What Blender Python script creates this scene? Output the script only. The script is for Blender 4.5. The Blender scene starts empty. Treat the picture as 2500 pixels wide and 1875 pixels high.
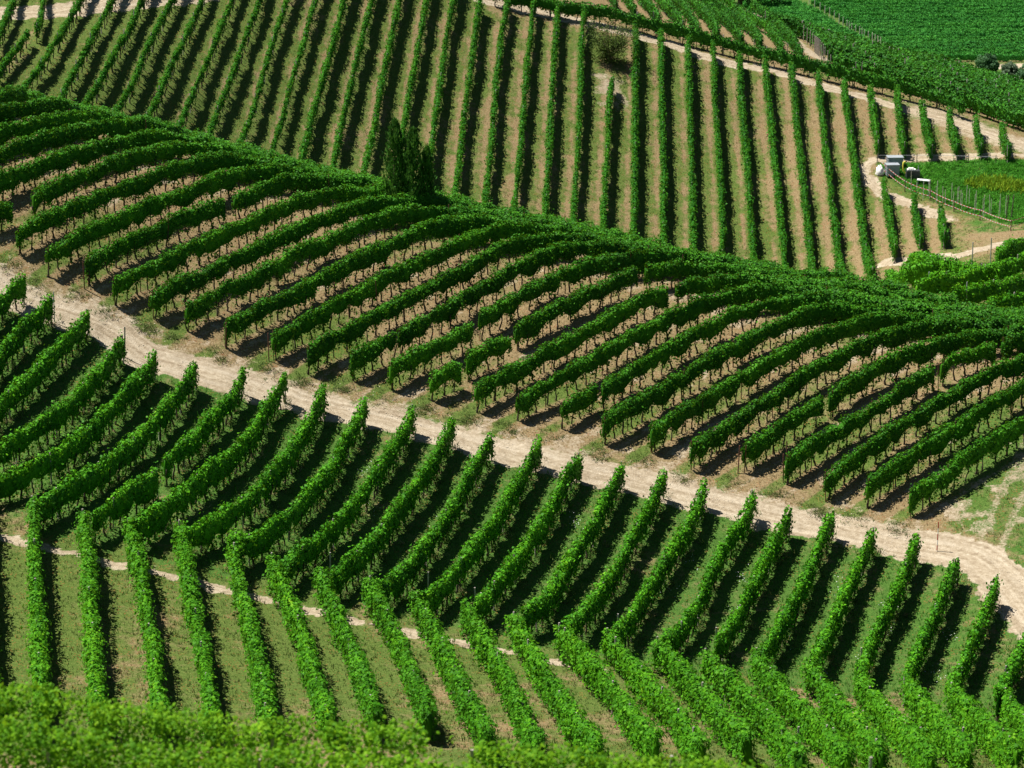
import bpy, math, random
import numpy as np
from mathutils import Vector, Matrix, kdtree

rng = np.random.default_rng(7)
random.seed(7)
S = bpy.context.scene
COL = S.collection

# ------------------------------------------------------------------ camera
CAM_Z = 62.0
cam_d = bpy.data.cameras.new("camera")
cam = bpy.data.objects.new("camera", cam_d)
COL.objects.link(cam)
cam.location = (0, 0, CAM_Z)
cam.rotation_euler = (math.radians(90 - 17), 0, 0)
cam_d.sensor_width = 36
cam_d.lens = 100.8
cam_d.clip_start = 1
cam_d.clip_end = 8000
cam_d.dof.use_dof = True
cam_d.dof.focus_distance = 190
cam_d.dof.aperture_fstop = 1.1
S.camera = cam

# ------------------------------------------------------------------ daylight
SUN_EL = math.radians(63.5)
SUN_VEC = Vector((-0.95, 0.31, 0)).normalized() * math.cos(SUN_EL)
SUN_VEC.z = math.sin(SUN_EL)
world = bpy.data.worlds.new("World")
S.world = world
world.use_nodes = True
wn = world.node_tree
bg = wn.nodes["Background"]
sky = wn.nodes.new("ShaderNodeTexSky")
sky.sky_type = 'NISHITA'
sky.sun_disc = False
sky.air_density = 0.6
sky.dust_density = 0.4
sky.altitude = 400
sky.sun_elevation = SUN_EL
sky.sun_rotation = math.atan2(SUN_VEC.x, SUN_VEC.y)
bg.inputs[1].default_value = 0.05
wn.links.new(sky.outputs[0], bg.inputs[0])
sun_d = bpy.data.lights.new("sun", 'SUN')
sun_d.energy = 5.0
sun_d.angle = math.radians(0.5)
sun_d.color = (1.0, 0.95, 0.86)
sun = bpy.data.objects.new("sun", sun_d)
COL.objects.link(sun)
sun.rotation_euler = (-SUN_VEC).to_track_quat('-Z', 'Y').to_euler()
sun.location = (-60, 200, 120)

S.view_settings.view_transform = 'Standard'
S.view_settings.look = 'None'
S.view_settings.exposure = 0.80
S.view_settings.gamma = 1.0
S.cycles.max_bounces = 6
S.cycles.diffuse_bounces = 1
S.cycles.transmission_bounces = 4
S.cycles.transparent_max_bounces = 4

# ------------------------------------------------------------------ surveyed plan of the place (metres)
DATA = {}
DATA['D'] = [[[[-46.45,265.46],[-46.08,259.59],[-45.98,255.47]]],[[[-44.16,269.25],[-43.23,261.77],[-43.12,257.77]],[[-43.67,256.91],[-44.11,252.38],[-44.93,248.73]]],[[[-40.5,271.24],[-40.62,267.69],[-40.76,262.47],[-40.84,257.91],[-41.46,253.3],[-42.07,248.85],[-42.36,247.99]]],[[[-37.79,272.79],[-37.9,269.47],[-38.08,265.13],[-38.17,259.24],[-38.42,255.62],[-38.98,252.41],[-39.25,249.19]]],[[[-35.14,273.79],[-35.28,271.07],[-35.6,266.22],[-35.75,260.33],[-36.23,256.04],[-36.64,252.44],[-37.17,248.96]]],[[[-32.55,275.59],[-32.78,272.69],[-33.24,268.63],[-33.52,263.24],[-33.83,258.33],[-34.09,254.39],[-34.71,250.15]]],[[[-29.93,277.41],[-30.11,274.45],[-30.55,269.76],[-31.05,264.41],[-31.43,259.74],[-31.75,255.94],[-32.14,251.78]]],[[[-27.19,279.28],[-27.37,276.8],[-27.86,272.78],[-28.27,267.36],[-28.62,263.25],[-29.09,258.98],[-29.52,254.63],[-29.54,253.41]]],[[[-24.71,280.94],[-24.85,278.6],[-25.32,274.8],[-25.77,269.1],[-26.24,264.19],[-26.69,259.25],[-27.11,254.4]]],[[[-21.96,282.98],[-22.16,281.24],[-22.74,276.18],[-23.17,271.6],[-23.51,266.13],[-23.86,261.03],[-23.86,259.65],[-24.47,254.84]]],[[[-19.26,284.64],[-19.4,282.99],[-19.98,278.4],[-20.41,272.93],[-20.94,267.18],[-21.17,261.92],[-21.65,256.38]]],[[[-16.59,286.21],[-16.75,284.58],[-17.28,279.65],[-17.87,273.45],[-18.41,266.95],[-18.82,261.52],[-19.07,256.32]]],[[[-13.93,287.72],[-14.07,286.11],[-14.58,281.54],[-15.12,276.13],[-15.57,269.62],[-16.01,263.62],[-16.26,257.2]]],[[[-11.25,289.19],[-11.35,287.6],[-11.83,282.83],[-12.5,275.71],[-12.73,269.91],[-13.18,262.69],[-13.54,257.56]]],[[[-8.57,290.64],[-8.69,289.02],[-9.11,283.73],[-9.64,277.28],[-10.09,271.84],[-10.35,266.01],[-10.67,258.21]]],[[[-5.86,291.86],[-6.0,290.43],[-6.39,285.54],[-7.01,277.28],[-7.34,271.4],[-7.64,264.69],[-7.72,259.14]]],[[[-3.2,291.9],[-3.71,286.24],[-4.24,277.94],[-4.62,271.87],[-4.96,264.69],[-5.21,257.78]]],[[[-0.42,293.35],[-1.01,287.91],[-1.53,279.47],[-1.88,272.22],[-2.13,264.66],[-2.52,257.74]]],[[[2.27,294.64],[1.82,287.09],[1.32,280.47],[0.98,272.79],[0.51,263.01],[0.2,257.33]]],[[[4.84,295.13],[4.47,287.99],[3.96,278.84],[3.64,271.18],[3.25,262.83],[3.12,257.31]]],[[[7.41,294.46],[7.02,287.44],[6.71,279.72],[6.31,270.85],[5.85,262.55],[5.61,257.67]]],[[[10.11,283.52],[9.62,280.15],[9.42,275.65],[8.97,267.94],[8.59,262.33],[8.38,257.54]]],[[[12.73,293.71],[12.52,286.59],[12.22,279.04],[11.83,271.51],[11.54,263.6],[11.27,258.39]]],[[[15.44,293.76],[15.12,287.5],[14.92,279.95],[14.7,272.46],[14.36,264.69],[14.03,259.11]]],[[[18.27,293.81],[17.91,288.52],[17.76,280.89],[17.44,273.27],[17.18,265.59],[16.85,259.42]]],[[[20.8,293.58],[20.47,286.71],[20.35,279.23],[20.17,271.33],[19.93,263.73],[19.66,260.57]]],[[[23.44,292.57],[23.08,284.91],[22.98,278.7],[22.88,271.67],[22.65,264.12],[22.51,260.07]]],[[[26.16,292.42],[25.8,285.52],[25.81,279.27],[25.67,271.65],[25.53,264.17],[25.28,259.19]]],[[[28.82,291.89],[28.56,286.0],[28.44,280.73],[28.13,272.79],[28.03,266.28],[27.72,257.74]]],[[[31.38,290.45],[31.11,284.97],[30.98,279.24],[30.64,270.94],[30.49,264.6],[30.19,256.32]]],[[[34.03,290.13],[33.78,285.33],[33.54,277.53],[33.13,269.28],[32.95,262.46],[32.57,254.5]]],[[[36.66,289.6],[36.29,284.11],[36.19,279.57],[36.09,276.86]]],[[[39.45,290.47],[38.88,283.11],[38.62,278.28],[38.64,276.5]]],[[[41.78,287.3],[41.31,281.57],[41.17,277.44],[41.15,275.51]]],[[[44.27,286.03],[43.97,281.92],[43.75,278.1],[43.67,275.62]]],[[[46.76,284.13],[46.33,280.53],[46.11,277.18],[46.0,275.39]]],[[[49.24,283.1],[48.73,278.96],[48.53,275.74],[48.5,274.57]]],[[[35.7,269.2],[35.55,265.89],[35.38,261.2],[35.2,257.29],[34.89,253.08]]],[[[38.15,265.78],[37.8,261.24],[37.5,257.26],[37.14,253.01]]],[[[40.13,261.63],[39.75,257.88],[39.09,251.85]]]]
DATA['C'] = [[[[-37.21,201.63],[-36.8,203.17],[-36.01,206.52]]],[[[-36.98,200.18],[-36.4,200.77],[-34.89,201.74],[-33.56,204.03],[-32.72,205.91]]],[[[-36.41,196.63],[-35.85,197.23],[-34.88,198.06],[-33.82,199.85],[-32.5,200.68],[-31.21,203.42],[-29.55,204.45]]],[[[-36.06,194.29],[-35.49,194.81],[-34.07,196.26],[-32.64,197.74],[-31.26,199.73],[-29.81,201.34],[-28.34,203.02],[-26.71,205.35]]],[[[-35.63,191.37],[-35.07,191.96],[-34.17,193.17],[-32.25,194.92],[-30.86,196.71],[-29.42,198.32],[-27.96,199.93],[-26.51,201.83],[-25.02,203.57],[-23.71,204.0]]],[[[-35.29,189.07],[-34.72,189.51],[-33.97,189.86]],[[-32.69,191.0],[-32.36,191.73],[-31.42,192.71],[-30.03,194.47],[-28.61,196.24],[-27.18,198.0],[-26.19,199.01],[-24.21,201.29],[-22.68,202.82],[-21.37,203.33]]],[[[-33.31,187.37],[-32.47,188.52],[-31.06,189.89],[-29.66,191.5],[-28.26,193.22],[-26.81,194.74],[-25.39,196.72],[-23.9,198.31],[-22.43,200.31],[-20.9,201.95],[-19.34,203.47],[-18.31,203.32]]],[[[-31.19,186.06],[-30.69,187.0],[-29.32,188.71],[-27.91,190.19],[-26.51,192.05],[-25.07,193.69],[-23.6,195.24],[-22.11,196.87],[-20.62,198.83],[-19.11,200.67],[-17.97,201.77],[-16.93,202.65],[-15.73,203.4]]],[[[-28.52,186.02],[-27.62,187.7],[-26.22,189.35],[-24.78,190.91],[-23.35,192.67],[-21.88,194.34],[-20.37,195.88],[-20.17,196.07]],[[-19.55,196.61],[-18.76,197.73],[-17.74,198.84],[-16.97,200.18],[-15.39,201.74],[-13.98,202.81]]],[[[-26.64,184.84],[-25.86,186.11],[-24.45,187.64],[-23.21,189.06],[-21.57,190.88],[-20.12,192.81],[-18.6,194.25],[-17.5,195.51],[-17.03,196.4],[-15.5,198.38],[-13.91,199.77],[-12.31,201.4],[-11.23,202.39],[-10.88,202.22]]],[[[-24.08,184.59],[-22.73,186.28],[-21.3,187.98],[-19.86,189.7],[-17.3,192.74],[-16.31,193.89],[-14.76,195.42],[-13.19,197.04],[-11.61,198.84],[-9.99,200.19],[-8.9,201.24],[-8.33,201.21]]],[[[-21.71,184.21],[-20.6,185.98],[-19.14,187.52],[-17.67,189.2],[-16.62,190.54],[-14.1,193.56],[-12.52,194.88],[-10.95,196.61],[-9.35,198.32],[-7.71,199.6],[-6.05,200.59],[-4.7,201.35]]],[[[-19.09,183.32],[-17.89,185.14],[-16.85,186.51],[-15.87,187.49],[-14.38,189.25],[-12.86,190.99],[-11.3,192.39],[-8.68,195.26],[-7.07,196.83],[-5.98,197.98],[-4.89,199.28],[-3.21,200.29],[-1.63,200.77]]],[[[-15.97,183.2],[-14.65,185.02],[-13.17,186.8],[-11.67,188.69],[-10.11,190.08],[-8.56,191.95],[-6.97,193.53],[-4.27,196.31],[-2.62,198.45],[-1.5,199.34],[-0.29,199.8],[0.84,200.95],[1.98,201.13]]],[[[-13.57,182.37],[-12.51,184.44],[-10.99,185.71],[-9.47,187.45],[-7.92,189.17],[-6.34,190.71],[-4.75,192.58],[-3.13,194.12],[-0.29,197.76],[0.83,198.53],[2.53,199.26],[4.24,199.77],[5.37,199.62]]],[[[-10.65,182.47],[-9.33,184.07],[-7.81,185.84]],[[-7.65,185.96],[-6.25,187.41],[-4.68,189.13],[-3.09,191.15],[-1.46,192.93],[0.29,194.57],[1.94,196.49],[3.64,197.67],[5.34,198.27],[7.05,199.04],[8.52,199.03]]],[[[-8.09,182.03],[-7.2,183.34],[-5.65,184.77],[-4.09,186.35],[-2.72,188.03]],[[-2.3,188.8],[-0.9,190.39],[0.28,191.36],[1.03,192.6],[2.47,193.77],[4.15,194.87],[5.84,195.88],[7.54,196.86],[9.28,198.1],[11.02,199.01],[11.99,199.25]]],[[[-5.36,181.36],[-4.55,182.85],[-3.4,183.1]],[[-3.05,184.08],[-1.95,185.72],[-0.14,186.9]],[[0.26,187.99],[1.34,189.12],[2.99,190.59],[4.65,192.07],[6.33,193.27],[8.03,194.8],[8.82,195.14]],[[9.4,195.57],[11.46,196.69],[13.2,197.62],[14.65,197.47]]],[[[-2.41,180.68],[-1.4,182.2],[0.27,183.77],[1.32,184.99],[2.94,186.74],[4.57,187.89],[6.23,189.52],[7.91,191.16],[9.6,192.37],[10.86,193.45]],[[11.43,193.82],[13.03,194.8],[14.73,195.33],[16.43,195.58],[17.53,195.42]]],[[[0.3,180.09],[1.82,181.85],[3.42,183.52],[5.04,185.1],[6.69,186.76],[8.35,188.23],[10.04,189.85],[11.73,190.99],[13.45,192.38],[15.15,193.28],[16.87,194.05],[18.1,194.35],[19.17,194.14],[20.46,193.71]]],[[[3.24,179.71],[4.43,181.01],[5.61,182.42]],[[6.03,182.12],[7.14,183.98],[8.77,185.16],[10.44,186.79],[12.15,188.54],[13.29,189.75],[14.98,190.64],[16.7,191.74],[17.94,192.32],[19.05,192.74],[20.72,193.01],[22.06,193.14],[23.01,192.67]]],[[[6.01,178.35],[7.22,179.99],[8.63,181.42],[10.27,182.97],[11.94,184.64],[13.08,185.87],[14.75,187.06],[15.9,188.16],[17.72,189.57],[18.83,190.04],[19.75,190.73],[21.68,191.53],[23.36,191.88],[24.43,191.54],[25.89,191.89]]],[[[9.06,177.91],[10.64,179.72],[12.3,181.44],[13.98,183.24],[15.66,184.6],[17.46,186.12],[19.71,187.73],[21.41,188.64],[23.68,189.72],[25.42,190.68],[27.11,191.1],[28.81,190.67]]],[[[11.54,176.23],[13.16,178.35],[14.81,179.81],[15.93,181.01],[17.16,182.14],[18.25,182.89],[19.42,184.26],[21.11,185.38],[22.8,186.39],[24.53,187.52],[26.27,188.66],[27.98,189.33],[29.64,189.57],[31.25,189.51]]],[[[14.97,176.16],[16.84,178.08],[17.96,179.39],[19.64,180.75],[20.64,181.46]],[[21.08,181.73],[22.47,183.03],[24.18,184.32],[25.87,185.18],[27.57,186.13],[29.32,187.21],[31.0,187.75],[32.67,188.11],[33.95,188.04]]],[[[17.65,175.0],[19.27,176.64],[20.95,178.15],[22.62,179.41],[24.31,180.64],[26.03,182.04],[27.22,183.25],[28.24,183.83]],[[28.81,184.13],[30.36,185.48],[31.81,185.96],[32.69,186.11]],[[33.17,186.5],[34.72,186.89],[36.32,187.4]]],[[[19.98,173.27],[21.13,174.71],[22.82,176.33],[24.48,177.56],[26.2,179.07],[27.86,179.98],[29.07,181.32],[30.77,182.34],[32.51,183.45],[34.31,184.3],[36.5,185.29]]],[[[22.59,172.28],[24.09,174.08],[25.73,175.15],[27.42,176.51],[29.11,177.72],[30.87,179.3],[32.62,180.67],[33.9,181.63],[36.16,183.21]]],[[[25.12,171.14],[26.37,172.14],[27.5,173.13],[29.19,174.52],[30.89,175.77],[32.05,176.79],[33.3,177.68],[35.54,179.42]]]]
DATA['B'] = [[[[-32.25,183.2],[-32.87,182.48],[-33.24,181.48],[-33.42,180.69],[-33.8,179.22]]],[[[-30.29,181.67],[-30.44,180.51],[-31.2,179.42],[-31.79,176.67],[-32.31,173.65],[-32.55,171.54]]],[[[-27.78,181.28],[-28.05,179.44],[-28.78,178.05],[-29.2,175.36],[-29.92,172.24],[-30.58,168.97],[-31.02,165.85],[-31.37,164.5]]],[[[-25.28,179.18],[-25.65,177.24],[-26.38,173.66],[-26.88,170.14],[-27.41,167.08],[-28.14,164.34],[-29.03,162.23],[-30.03,159.78],[-30.41,158.76]]],[[[-23.1,177.91],[-23.52,176.29],[-23.92,173.81],[-24.58,170.43],[-24.98,166.85],[-25.62,163.82],[-26.36,161.18],[-27.14,158.93],[-27.94,157.0],[-28.62,155.63],[-29.31,155.43],[-29.75,154.86]]],[[[-20.46,177.87],[-20.69,176.14],[-21.36,172.15],[-21.86,168.77],[-22.45,165.62],[-22.99,162.39],[-23.82,160.18],[-24.7,157.83],[-25.33,155.9],[-26.34,153.65],[-26.92,151.64]]],[[[-17.48,178.7],[-17.71,176.71],[-18.11,173.26],[-18.83,171.49],[-19.31,167.54],[-19.99,164.9],[-20.68,161.85]],[[-20.82,159.76],[-21.52,157.92],[-22.32,155.62],[-23.19,153.36],[-23.63,152.04]]],[[[-14.75,178.8],[-15.29,176.45],[-15.92,174.18],[-15.72,171.92],[-16.45,167.88],[-17.25,164.07],[-18.19,161.18],[-19.23,157.9],[-19.89,155.66],[-20.31,153.82],[-21.07,151.99]]],[[[-12.22,178.44],[-12.44,176.26],[-13.03,172.8],[-13.33,169.98],[-13.84,166.35],[-14.53,162.97],[-15.21,159.83],[-15.97,157.24],[-17.07,154.45],[-18.23,152.7],[-18.73,151.54]]],[[[-9.51,177.59],[-9.93,174.64],[-10.56,171.4],[-10.88,168.35],[-11.35,164.86],[-12.08,161.59],[-12.98,158.39],[-13.12,156.53],[-13.9,154.93],[-14.67,153.36],[-15.88,151.34]]],[[[-6.46,177.41],[-6.63,175.54],[-7.33,172.55],[-7.81,169.65],[-8.47,166.77],[-9.07,163.34],[-9.68,160.48],[-10.68,156.9],[-11.34,154.39],[-12.09,152.33],[-12.76,150.56],[-12.91,149.65]]],[[[-3.82,176.25],[-4.28,174.51],[-4.81,171.63],[-5.42,168.53],[-6.11,165.72],[-6.68,162.91],[-7.55,158.62],[-8.25,155.8],[-8.93,153.25],[-9.7,150.91],[-10.03,149.76]]],[[[-1.27,175.06],[-1.94,173.28],[-2.41,170.69],[-2.68,168.28],[-3.32,166.09],[-3.85,163.4],[-4.26,160.63],[-5.02,157.76],[-5.58,154.99],[-6.21,152.44],[-6.95,150.82],[-7.51,149.54]]],[[[1.77,175.25],[1.15,172.93],[0.54,170.16],[-0.25,167.86],[-0.61,164.58],[-1.26,162.12],[-2.17,159.22],[-2.79,156.67],[-3.37,153.87],[-3.87,151.84],[-4.45,150.03],[-5.02,148.59]]],[[[4.33,173.88],[3.54,171.94],[2.9,168.98],[2.17,166.05],[1.37,162.34],[0.5,159.02],[-0.24,155.91],[-0.84,153.83],[-1.45,151.2],[-2.05,148.8]]],[[[7.05,173.51],[6.53,171.5],[5.86,169.04],[5.4,166.86],[4.95,164.69],[4.13,162.28],[3.4,159.33],[2.79,156.04],[2.3,153.48],[1.55,150.72],[0.65,148.67]]],[[[9.69,172.87],[8.99,170.66],[8.28,168.02],[7.58,165.11],[6.89,162.37],[6.43,160.06],[5.67,157.02],[4.94,154.13],[4.24,151.67],[3.56,149.14],[3.0,147.47]]],[[[12.28,172.35],[11.74,170.03],[11.55,168.5],[10.64,166.19],[9.93,163.8],[9.22,161.27],[8.42,158.33],[7.51,154.67],[6.95,152.02],[6.21,149.17],[5.79,147.24]]],[[[15.23,171.41],[14.85,169.08],[13.72,167.08],[12.95,164.35],[12.08,161.41],[11.36,157.58],[10.61,154.51],[9.8,151.51],[9.01,148.64],[8.29,146.56]]],[[[17.41,169.28],[16.65,167.32],[15.88,165.13],[14.54,160.13],[13.87,157.54],[13.18,154.55],[12.32,151.6],[11.36,148.13]]],[[[20.13,169.24],[19.24,166.74],[18.55,164.59],[18.01,162.11],[17.02,158.7],[16.2,155.83],[15.39,153.07],[14.42,149.22],[13.78,146.96]]],[[[22.38,167.25],[21.46,164.71],[20.63,161.64],[19.63,158.56],[18.84,155.55],[17.95,152.33],[17.01,148.55],[16.49,146.05]]],[[[24.96,166.03],[24.11,163.54],[23.28,160.75],[22.49,158.24],[21.54,155.1],[20.58,151.72],[19.72,148.33],[18.96,144.91]]],[[[27.03,162.92],[26.11,160.78],[25.18,157.5],[24.24,154.71],[23.12,151.22],[22.23,147.93],[21.37,144.23]]],[[[28.93,160.09],[28.02,157.26],[27.18,154.85],[26.1,151.35],[25.09,148.27],[24.25,144.5],[23.7,143.14]]],[[[30.56,155.39],[28.92,150.59],[27.94,147.92],[26.96,145.19],[26.07,142.01]]],[[[31.36,149.76],[29.32,143.5],[28.27,140.15]]]]
DATA['A'] = [[[[-30.07,153.89],[-29.15,148.54],[-28.07,142.68],[-26.86,136.64],[-25.07,127.82]]],[[[-27.07,152.93],[-26.43,149.24],[-25.45,143.31],[-24.4,137.16],[-23.23,130.54],[-22.58,126.97]]],[[[-24.14,152.27],[-23.44,148.19],[-22.67,144.17],[-21.71,137.86],[-20.59,131.08],[-19.96,127.44]]],[[[-21.58,152.29],[-20.69,148.69],[-20.01,145.19],[-19.24,140.94],[-18.42,136.52],[-17.69,131.79],[-16.98,127.26]]],[[[-18.81,152.95],[-18.21,149.39],[-17.65,146.21],[-16.77,141.89],[-16.04,137.31],[-15.22,132.48],[-14.43,126.44]]],[[[-15.69,152.91],[-15.52,149.54],[-14.82,146.1],[-13.91,141.62],[-13.37,138.3],[-12.63,133.28],[-11.79,127.05]]],[[[-13.41,150.8],[-12.92,148.44],[-12.37,146.28],[-11.27,141.75],[-10.43,136.79],[-9.76,132.84],[-9.12,128.02]]],[[[-10.71,150.01],[-9.55,145.12],[-8.59,140.26],[-7.66,135.02],[-6.89,129.26]]],[[[-7.98,149.91],[-6.91,145.59],[-5.9,141.43],[-5.14,136.56],[-4.38,130.34]]],[[[-5.31,149.21],[-4.4,144.88],[-3.44,140.2],[-2.59,134.47],[-1.8,129.13],[-1.39,126.44]]],[[[-2.66,148.63],[-1.56,143.9],[-0.61,139.29],[0.21,133.19],[0.64,128.07],[0.93,125.16]]],[[[0.04,148.24],[0.8,143.77],[1.61,139.27],[2.36,134.31],[3.04,128.75],[3.55,124.97]]],[[[2.57,147.41],[4.02,142.75],[4.9,138.36],[5.77,133.41],[6.36,127.27]]],[[[5.19,147.41],[6.25,143.4],[7.25,139.33],[7.89,134.19],[8.45,129.1],[8.57,126.07]]],[[[7.96,146.86],[8.98,143.34],[9.75,139.35],[10.37,133.11],[10.83,128.88]]],[[[10.5,145.53],[11.46,142.12],[12.12,137.78],[12.6,133.92],[12.98,129.48],[13.09,122.97]]],[[[13.39,146.96],[14.25,140.5],[14.84,135.63],[15.28,130.14],[15.23,123.16]]],[[[16.31,145.85],[16.7,141.42],[16.97,136.44],[17.23,130.74],[17.03,124.45]]],[[[18.83,145.03],[19.11,140.41],[19.34,134.07],[19.49,128.48],[19.08,122.23]]],[[[21.34,144.4],[21.52,139.66],[21.73,133.92],[21.2,124.82]]],[[[23.71,143.02],[23.89,138.81],[24.21,134.32],[23.47,124.94]]],[[[26.47,142.62],[26.53,139.57],[26.3,135.66],[24.75,121.95]]],[[[28.93,141.21],[28.53,134.93]]]]
DATA['G'] = [[[[33.1,245.76],[30.64,216.95],[32.33,215.91],[33.03,214.85]],[[33.72,217.04],[35.03,217.1]]],[[[30.01,205.61],[31.79,208.1],[33.84,209.86],[36.11,212.75],[38.63,216.91],[40.38,219.21],[44.93,227.28]]],[[[31.87,200.16],[33.73,201.77],[35.74,203.44],[38.27,207.28],[41.85,211.16]]],[[[33.66,195.44],[35.03,195.95],[36.34,196.48],[39.54,199.05]]],[[[38.77,221.41],[41.01,229.95],[43.43,236.2],[47.59,241.11]]]]
DATA['EH'] = [[[[2.84,294.45],[4.96,294.71],[7.41,294.69],[10.21,295.26],[12.68,295.56],[15.98,295.64],[19.24,295.1],[22.52,294.85],[26.76,294.51],[29.09,293.36],[32.3,292.61],[35.58,292.56],[38.8,291.98],[42.0,291.31],[45.28,291.31],[46.07,288.32]]]]
DATA['E1'] = [[[[10.31,303.48],[10.65,301.02],[10.99,298.85]]],[[[12.09,306.14],[12.44,301.98],[12.88,298.32]]],[[[13.87,311.78],[14.27,305.42],[15.44,298.12]]],[[[15.99,319.75],[16.48,311.98],[17.15,302.07],[17.95,298.38]]],[[[18.27,332.24],[19.06,326.56],[18.95,304.06],[19.55,297.39]]],[[[20.46,335.06],[21.35,331.31],[21.14,308.94],[21.58,297.95]]],[[[22.37,335.75],[23.15,330.65],[23.38,311.32],[24.05,297.57]]],[[[23.03,337.38],[24.14,334.42],[25.85,327.39],[26.05,297.68]]],[[[25.56,335.94],[27.7,327.75],[29.37,326.54],[28.26,302.47],[28.3,297.29]]],[[[29.37,335.14],[30.46,332.72],[30.96,322.0],[29.96,300.74],[30.36,297.03]]]]
DATA['road'] = [[[-34.75,184.73],[-33.3,183.38],[-29.19,182.82],[-26.55,182.38],[-24.27,180.51],[-21.68,180.28],[-18.03,179.83],[-13.77,178.89],[-11.18,178.49],[-8.08,178.34],[-5.48,177.6],[-1.36,176.42],[2.8,175.64],[5.33,174.85],[7.87,174.6],[10.86,173.42],[13.84,172.53],[15.87,171.75],[18.8,170.85],[21.69,169.78],[24.02,168.48],[26.36,167.63],[28.6,166.17],[29.67,163.66],[30.42,160.03],[31.77,153.9]]]
DATA['road2'] = [[[27.73,166.87],[29.47,168.79],[30.64,170.03],[32.45,171.52],[35.24,173.83]]]
DATA['path'] = [[[-29.28,151.47],[-28.7,151.18],[-27.92,150.74],[-27.22,150.74],[-25.76,150.37],[-24.71,150.34],[-22.19,149.85],[-19.39,149.79],[-17.06,149.32],[-14.2,148.6],[-14.06,148.67],[-11.24,148.36],[-8.59,147.81],[-5.88,147.47],[-3.12,147.03],[-0.55,146.69],[2.29,146.1],[4.97,145.65]]]
DATA['path2'] = [[[17.4,143.5],[17.85,142.99],[20.47,142.07],[21.04,141.89]]]
DATA['droad'] = [[[-3.69,294.85],[0.07,294.9],[3.67,295.01],[6.45,294.84],[9.39,294.66],[13.48,294.42],[16.76,294.21],[19.99,293.24],[23.25,292.94],[26.71,293.35],[29.05,292.25],[32.21,291.04],[35.41,290.4],[38.54,289.2],[41.68,288.3],[44.8,287.39],[48.32,283.95],[51.36,282.06],[54.63,278.87]]]
DATA['tlroad'] = [[[-48.45,264.76],[-46.91,266.05],[-44.97,266.85],[-42.23,268.28],[-40.17,270.58],[-37.69,273.39],[-34.25,276.24],[-30.08,280.27]]]
DATA['eroad'] = [[[33.86,310.04],[32.93,314.48],[32.97,325.6],[32.94,332.87],[55.44,577.2],[55.23,592.69]]]
DATA['pond'] = [[[35.98,275.25],[35.52,276.67],[50.48,276.83],[54.63,278.87]]]
DATA['dloop'] = [[[50.63,277.76],[44.9,276.99],[40.23,276.94],[35.81,276.5],[34.59,275.25],[34.59,272.44],[35.25,270.11],[36.56,268.33],[38.17,266.69],[40.02,263.66],[41.26,261.92]]]
DATA['lroad'] = [[[34.48,254.53],[36.9,251.4],[39.28,248.4],[41.42,248.69],[43.71,249.81],[46.12,250.76],[49.79,252.15]]]
DATA['E2'] = [[[[29.83,331.92],[31.21,330.83],[32.57,329.6],[34.23,327.81],[37.82,327.08],[43.21,326.28],[48.68,326.08],[53.77,323.5],[57.05,315.37],[60.23,314.19]]],[[[30.44,331.66],[31.22,330.95],[32.57,329.54],[34.2,327.5],[37.74,326.37],[43.03,324.91],[48.34,323.78],[53.17,319.85],[56.15,310.31],[59.11,308.23]]],[[[31.06,331.4],[32.57,329.63],[34.18,327.34],[37.67,325.8],[42.88,323.72],[48.06,321.86],[52.64,316.59],[55.45,306.36],[58.35,304.21]]],[[[31.68,331.15],[32.6,329.9],[34.19,327.35],[37.63,325.4],[42.75,322.69],[47.81,320.13],[52.11,313.36],[54.89,303.18],[57.76,301.04]]],[[[32.3,330.93],[34.21,327.57],[37.61,325.19],[42.64,321.82],[47.58,318.51],[51.59,310.14],[54.42,300.52],[57.27,298.36]]],[[[32.89,330.49],[34.23,327.78],[37.58,324.97],[42.52,320.93],[47.33,316.83],[51.1,307.13],[54.03,298.23],[56.84,296.05]]],[[[33.48,329.92],[34.26,328.09],[37.57,324.83],[42.41,320.08],[47.07,315.05],[50.68,304.53],[53.68,296.23],[56.47,293.98]]],[[[33.93,328.1],[37.45,323.81],[42.19,318.37],[46.63,312.06],[50.28,302.05],[53.37,294.43],[56.14,292.19]]],[[[34.24,324.92],[37.17,321.34],[41.71,314.63],[45.96,307.45],[49.88,299.61],[53.09,292.8],[55.86,290.63]]],[[[34.4,320.39],[36.55,315.85],[40.74,307.22],[45.31,303.02],[49.52,297.31],[52.83,291.29],[55.6,289.24]]],[[[33.66,307.77],[35.34,305.24],[40.05,301.91],[44.82,299.63],[49.19,295.25],[52.59,289.88],[55.37,287.96]]],[[[33.5,300.88],[34.75,300.05],[39.57,298.2],[44.4,296.73],[48.88,293.3],[52.36,288.55],[55.16,286.78]]],[[[33.66,296.9],[34.37,296.59],[39.21,295.3],[44.04,294.22],[48.59,291.46],[52.15,287.28],[54.96,285.67]]]]
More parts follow.
